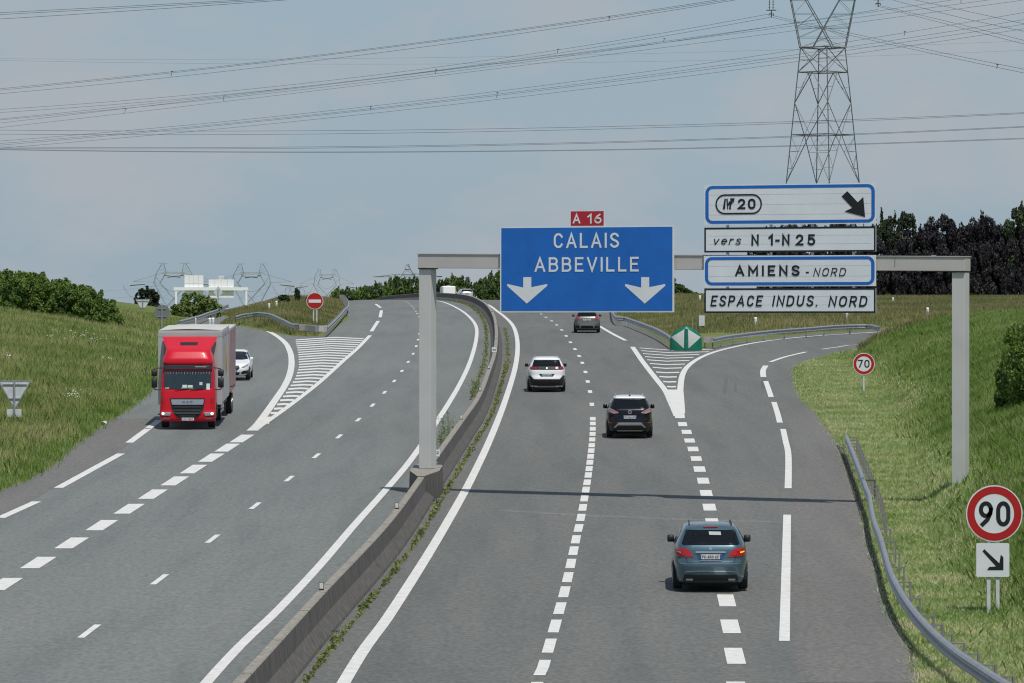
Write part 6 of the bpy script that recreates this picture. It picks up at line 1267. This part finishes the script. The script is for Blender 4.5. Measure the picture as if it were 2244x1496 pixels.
MB().tube((-.52, .42, 2.50), (-.50, .35, 2.72), .03, .02, 6).build('aerial', trimM, r)
# items on the dashboard
for x, z, w_, h_, cl in ((-.12, 1.68, .09, .07, (.6, .62, .6)), (.10, 1.69, .10, .05, (.55, .6, .58)), (.82, 1.68, .07, .12, (.6, .62, .6)), (.53, 1.80, .06, .06, (.5, .52, .5)), (-.82, 1.62, .08, .035, (.4, .25, .22)), (-.02, 1.62, .25, .025, (.02, .25, .20))): c.conf('dashboard_item', [(x-w_, z-h_), (x+w_, z-h_), (x+w_, z+h_), (x-w_, z+h_)], mat('dash_%d' % int(cl[0]*100+cl[1]*10), cl, .6), off=.017)
for k in range(34): x = -.9+k*.055; c.conf('windscreen_trim', [(x-.018, 2.27), (x+.018, 2.27), (x, 2.19-.02*(k % 3))], mat('lace', (.30, .32, .33), .7), off=.018) if k % 2 == 0 else None
c.wheels(.93, .85, 6.3, .42, .28)
# box body
bx0, bx1, by0, by1, bz0, bz1 = -1.285, 1.285, 2.28, 9.3, .92, 3.86
MB().box(bx0, bx1, by0, by1, bz0, bz1).build('box_body', wall, r, bevel=.01)
MB().box(bx0-.012, bx1+.012, by0-.03, by1+.01, 3.60, 3.80).build('top_frame', grey, r, bevel=.01)
t_ = MB(); n = 9; vs = []
for i in range(n):
    x = -1.27+2.54*i/(n-1); zz_ = 3.865+.05*(1-(2*i/(n-1)-1)**2); vs += [(x, by0+.02, zz_), (x, by1-.02, zz_)]
t_.add(vs, [(2*i, 2*i+2, 2*i+3, 2*i+1) for i in range(n-1)]); t_.build('roof_sheet', tarp, r, smooth=True)
for sg in (-1, 1): MB().box(min(sg*1.05, sg*1.296), max(sg*1.05, sg*1.296), by0-.02, by0+.03, .86, 3.6).build('corner_post', mat('corner_alu', (.52, .54, .55), .45, metal=.3), r)
for k in range(1, 4): MB().box(1.286, 1.296, by0+k*1.75, by0+k*1.75+.05, .95, 3.6).build('side_seam', grey, r)
logo = mat('logo_ochre', (.52, .36, .13), .6)
for pts in ([(3.9, 2.1), (3.9, 3.15), (6.0, 3.25), (6.0, 2.95), (4.8, 2.9), (4.8, 2.1)], [(5.3, 2.0), (5.3, 2.75), (7.4, 2.8), (7.4, 2.0), (6.7, 2.0), (6.7, 2.5), (6.0, 2.5), (6.0, 2.0)]):
    bm = bmesh.new(); f = bm.faces.new([bm.verts.new((1.288, a, b)) for a, b in pts]); bmesh.ops.triangulate(bm, faces=bm.faces[:]); me = bpy.data.meshes.new('side_logo'); bm.to_mesh(me); bm.free(); me.materials.append(logo); o = bpy.data.objects.new('side_logo', me); C.objects.link(o); o.parent = r
MB().box(-1.2, 1.2, 2.3, 9.2, .70, .92).box(-.45, .45, 1.0, 9.2, .55, .72).build('chassis', mat('chassis_black', (.02, .02, .02), .7), r)
for z in (.50, .72): MB().box(1.18, 1.22, 3.0, 5.5, z, z+.10).build('side_guard', grey, r)
MB().box(1.22, 1.28, 5.6, 5.7, .3, .75).box(-1.28, -1.22, 5.6, 5.7, .3, .75).build('mudguard', trimM, r)
# drawbar trailer coupled behind it
tl = empty('trailer', (r.location.x-.24, r.location.y+10.6, float(H(r.location.x, r.location.y+10.6))+.02), 'box trailer with a reddish side coupled behind the red lorry', 'trailer', rot=(math.atan(G)*.98, 0, R(1.3)))
MB().box(-1.27, 1.27, 0, 6.2, 1.0, 3.62).build('trailer_box', mat('trailer_side', (.36, .22, .22), .6, noise=.15, nscale=.8), tl, bevel=.01); MB().box(-1.275, 1.275, -.01, 6.21, 3.625, 3.72).build('trailer_roof', tarp, tl); MB().box(-1.1, 1.1, .2, 6.0, .78, .99).build('chassis', mat('chassis_black', (.02, .02, .02), .7), tl)
for y in (2.8, 3.9):
    for sg in (-1, 1): o = MB().cyl_x(sg*1.08, y, .42, .42, .28, 26).build('wheel', tyreM, tl); MB().cyl_x(sg*1.235, y, .42, .26, .02, 18).build('rim', rimM, o)
MB().poly([(1.27, .1, 1.25), (1.42, -.05, 1.28), (1.46, -.05, 1.36)], .02, 5).build('marker_lamp_arm', trimM, tl); MB().tube((0, -1.2, .6), (0, .3, .7), .06, n=6).build('drawbar', trimM, tl)
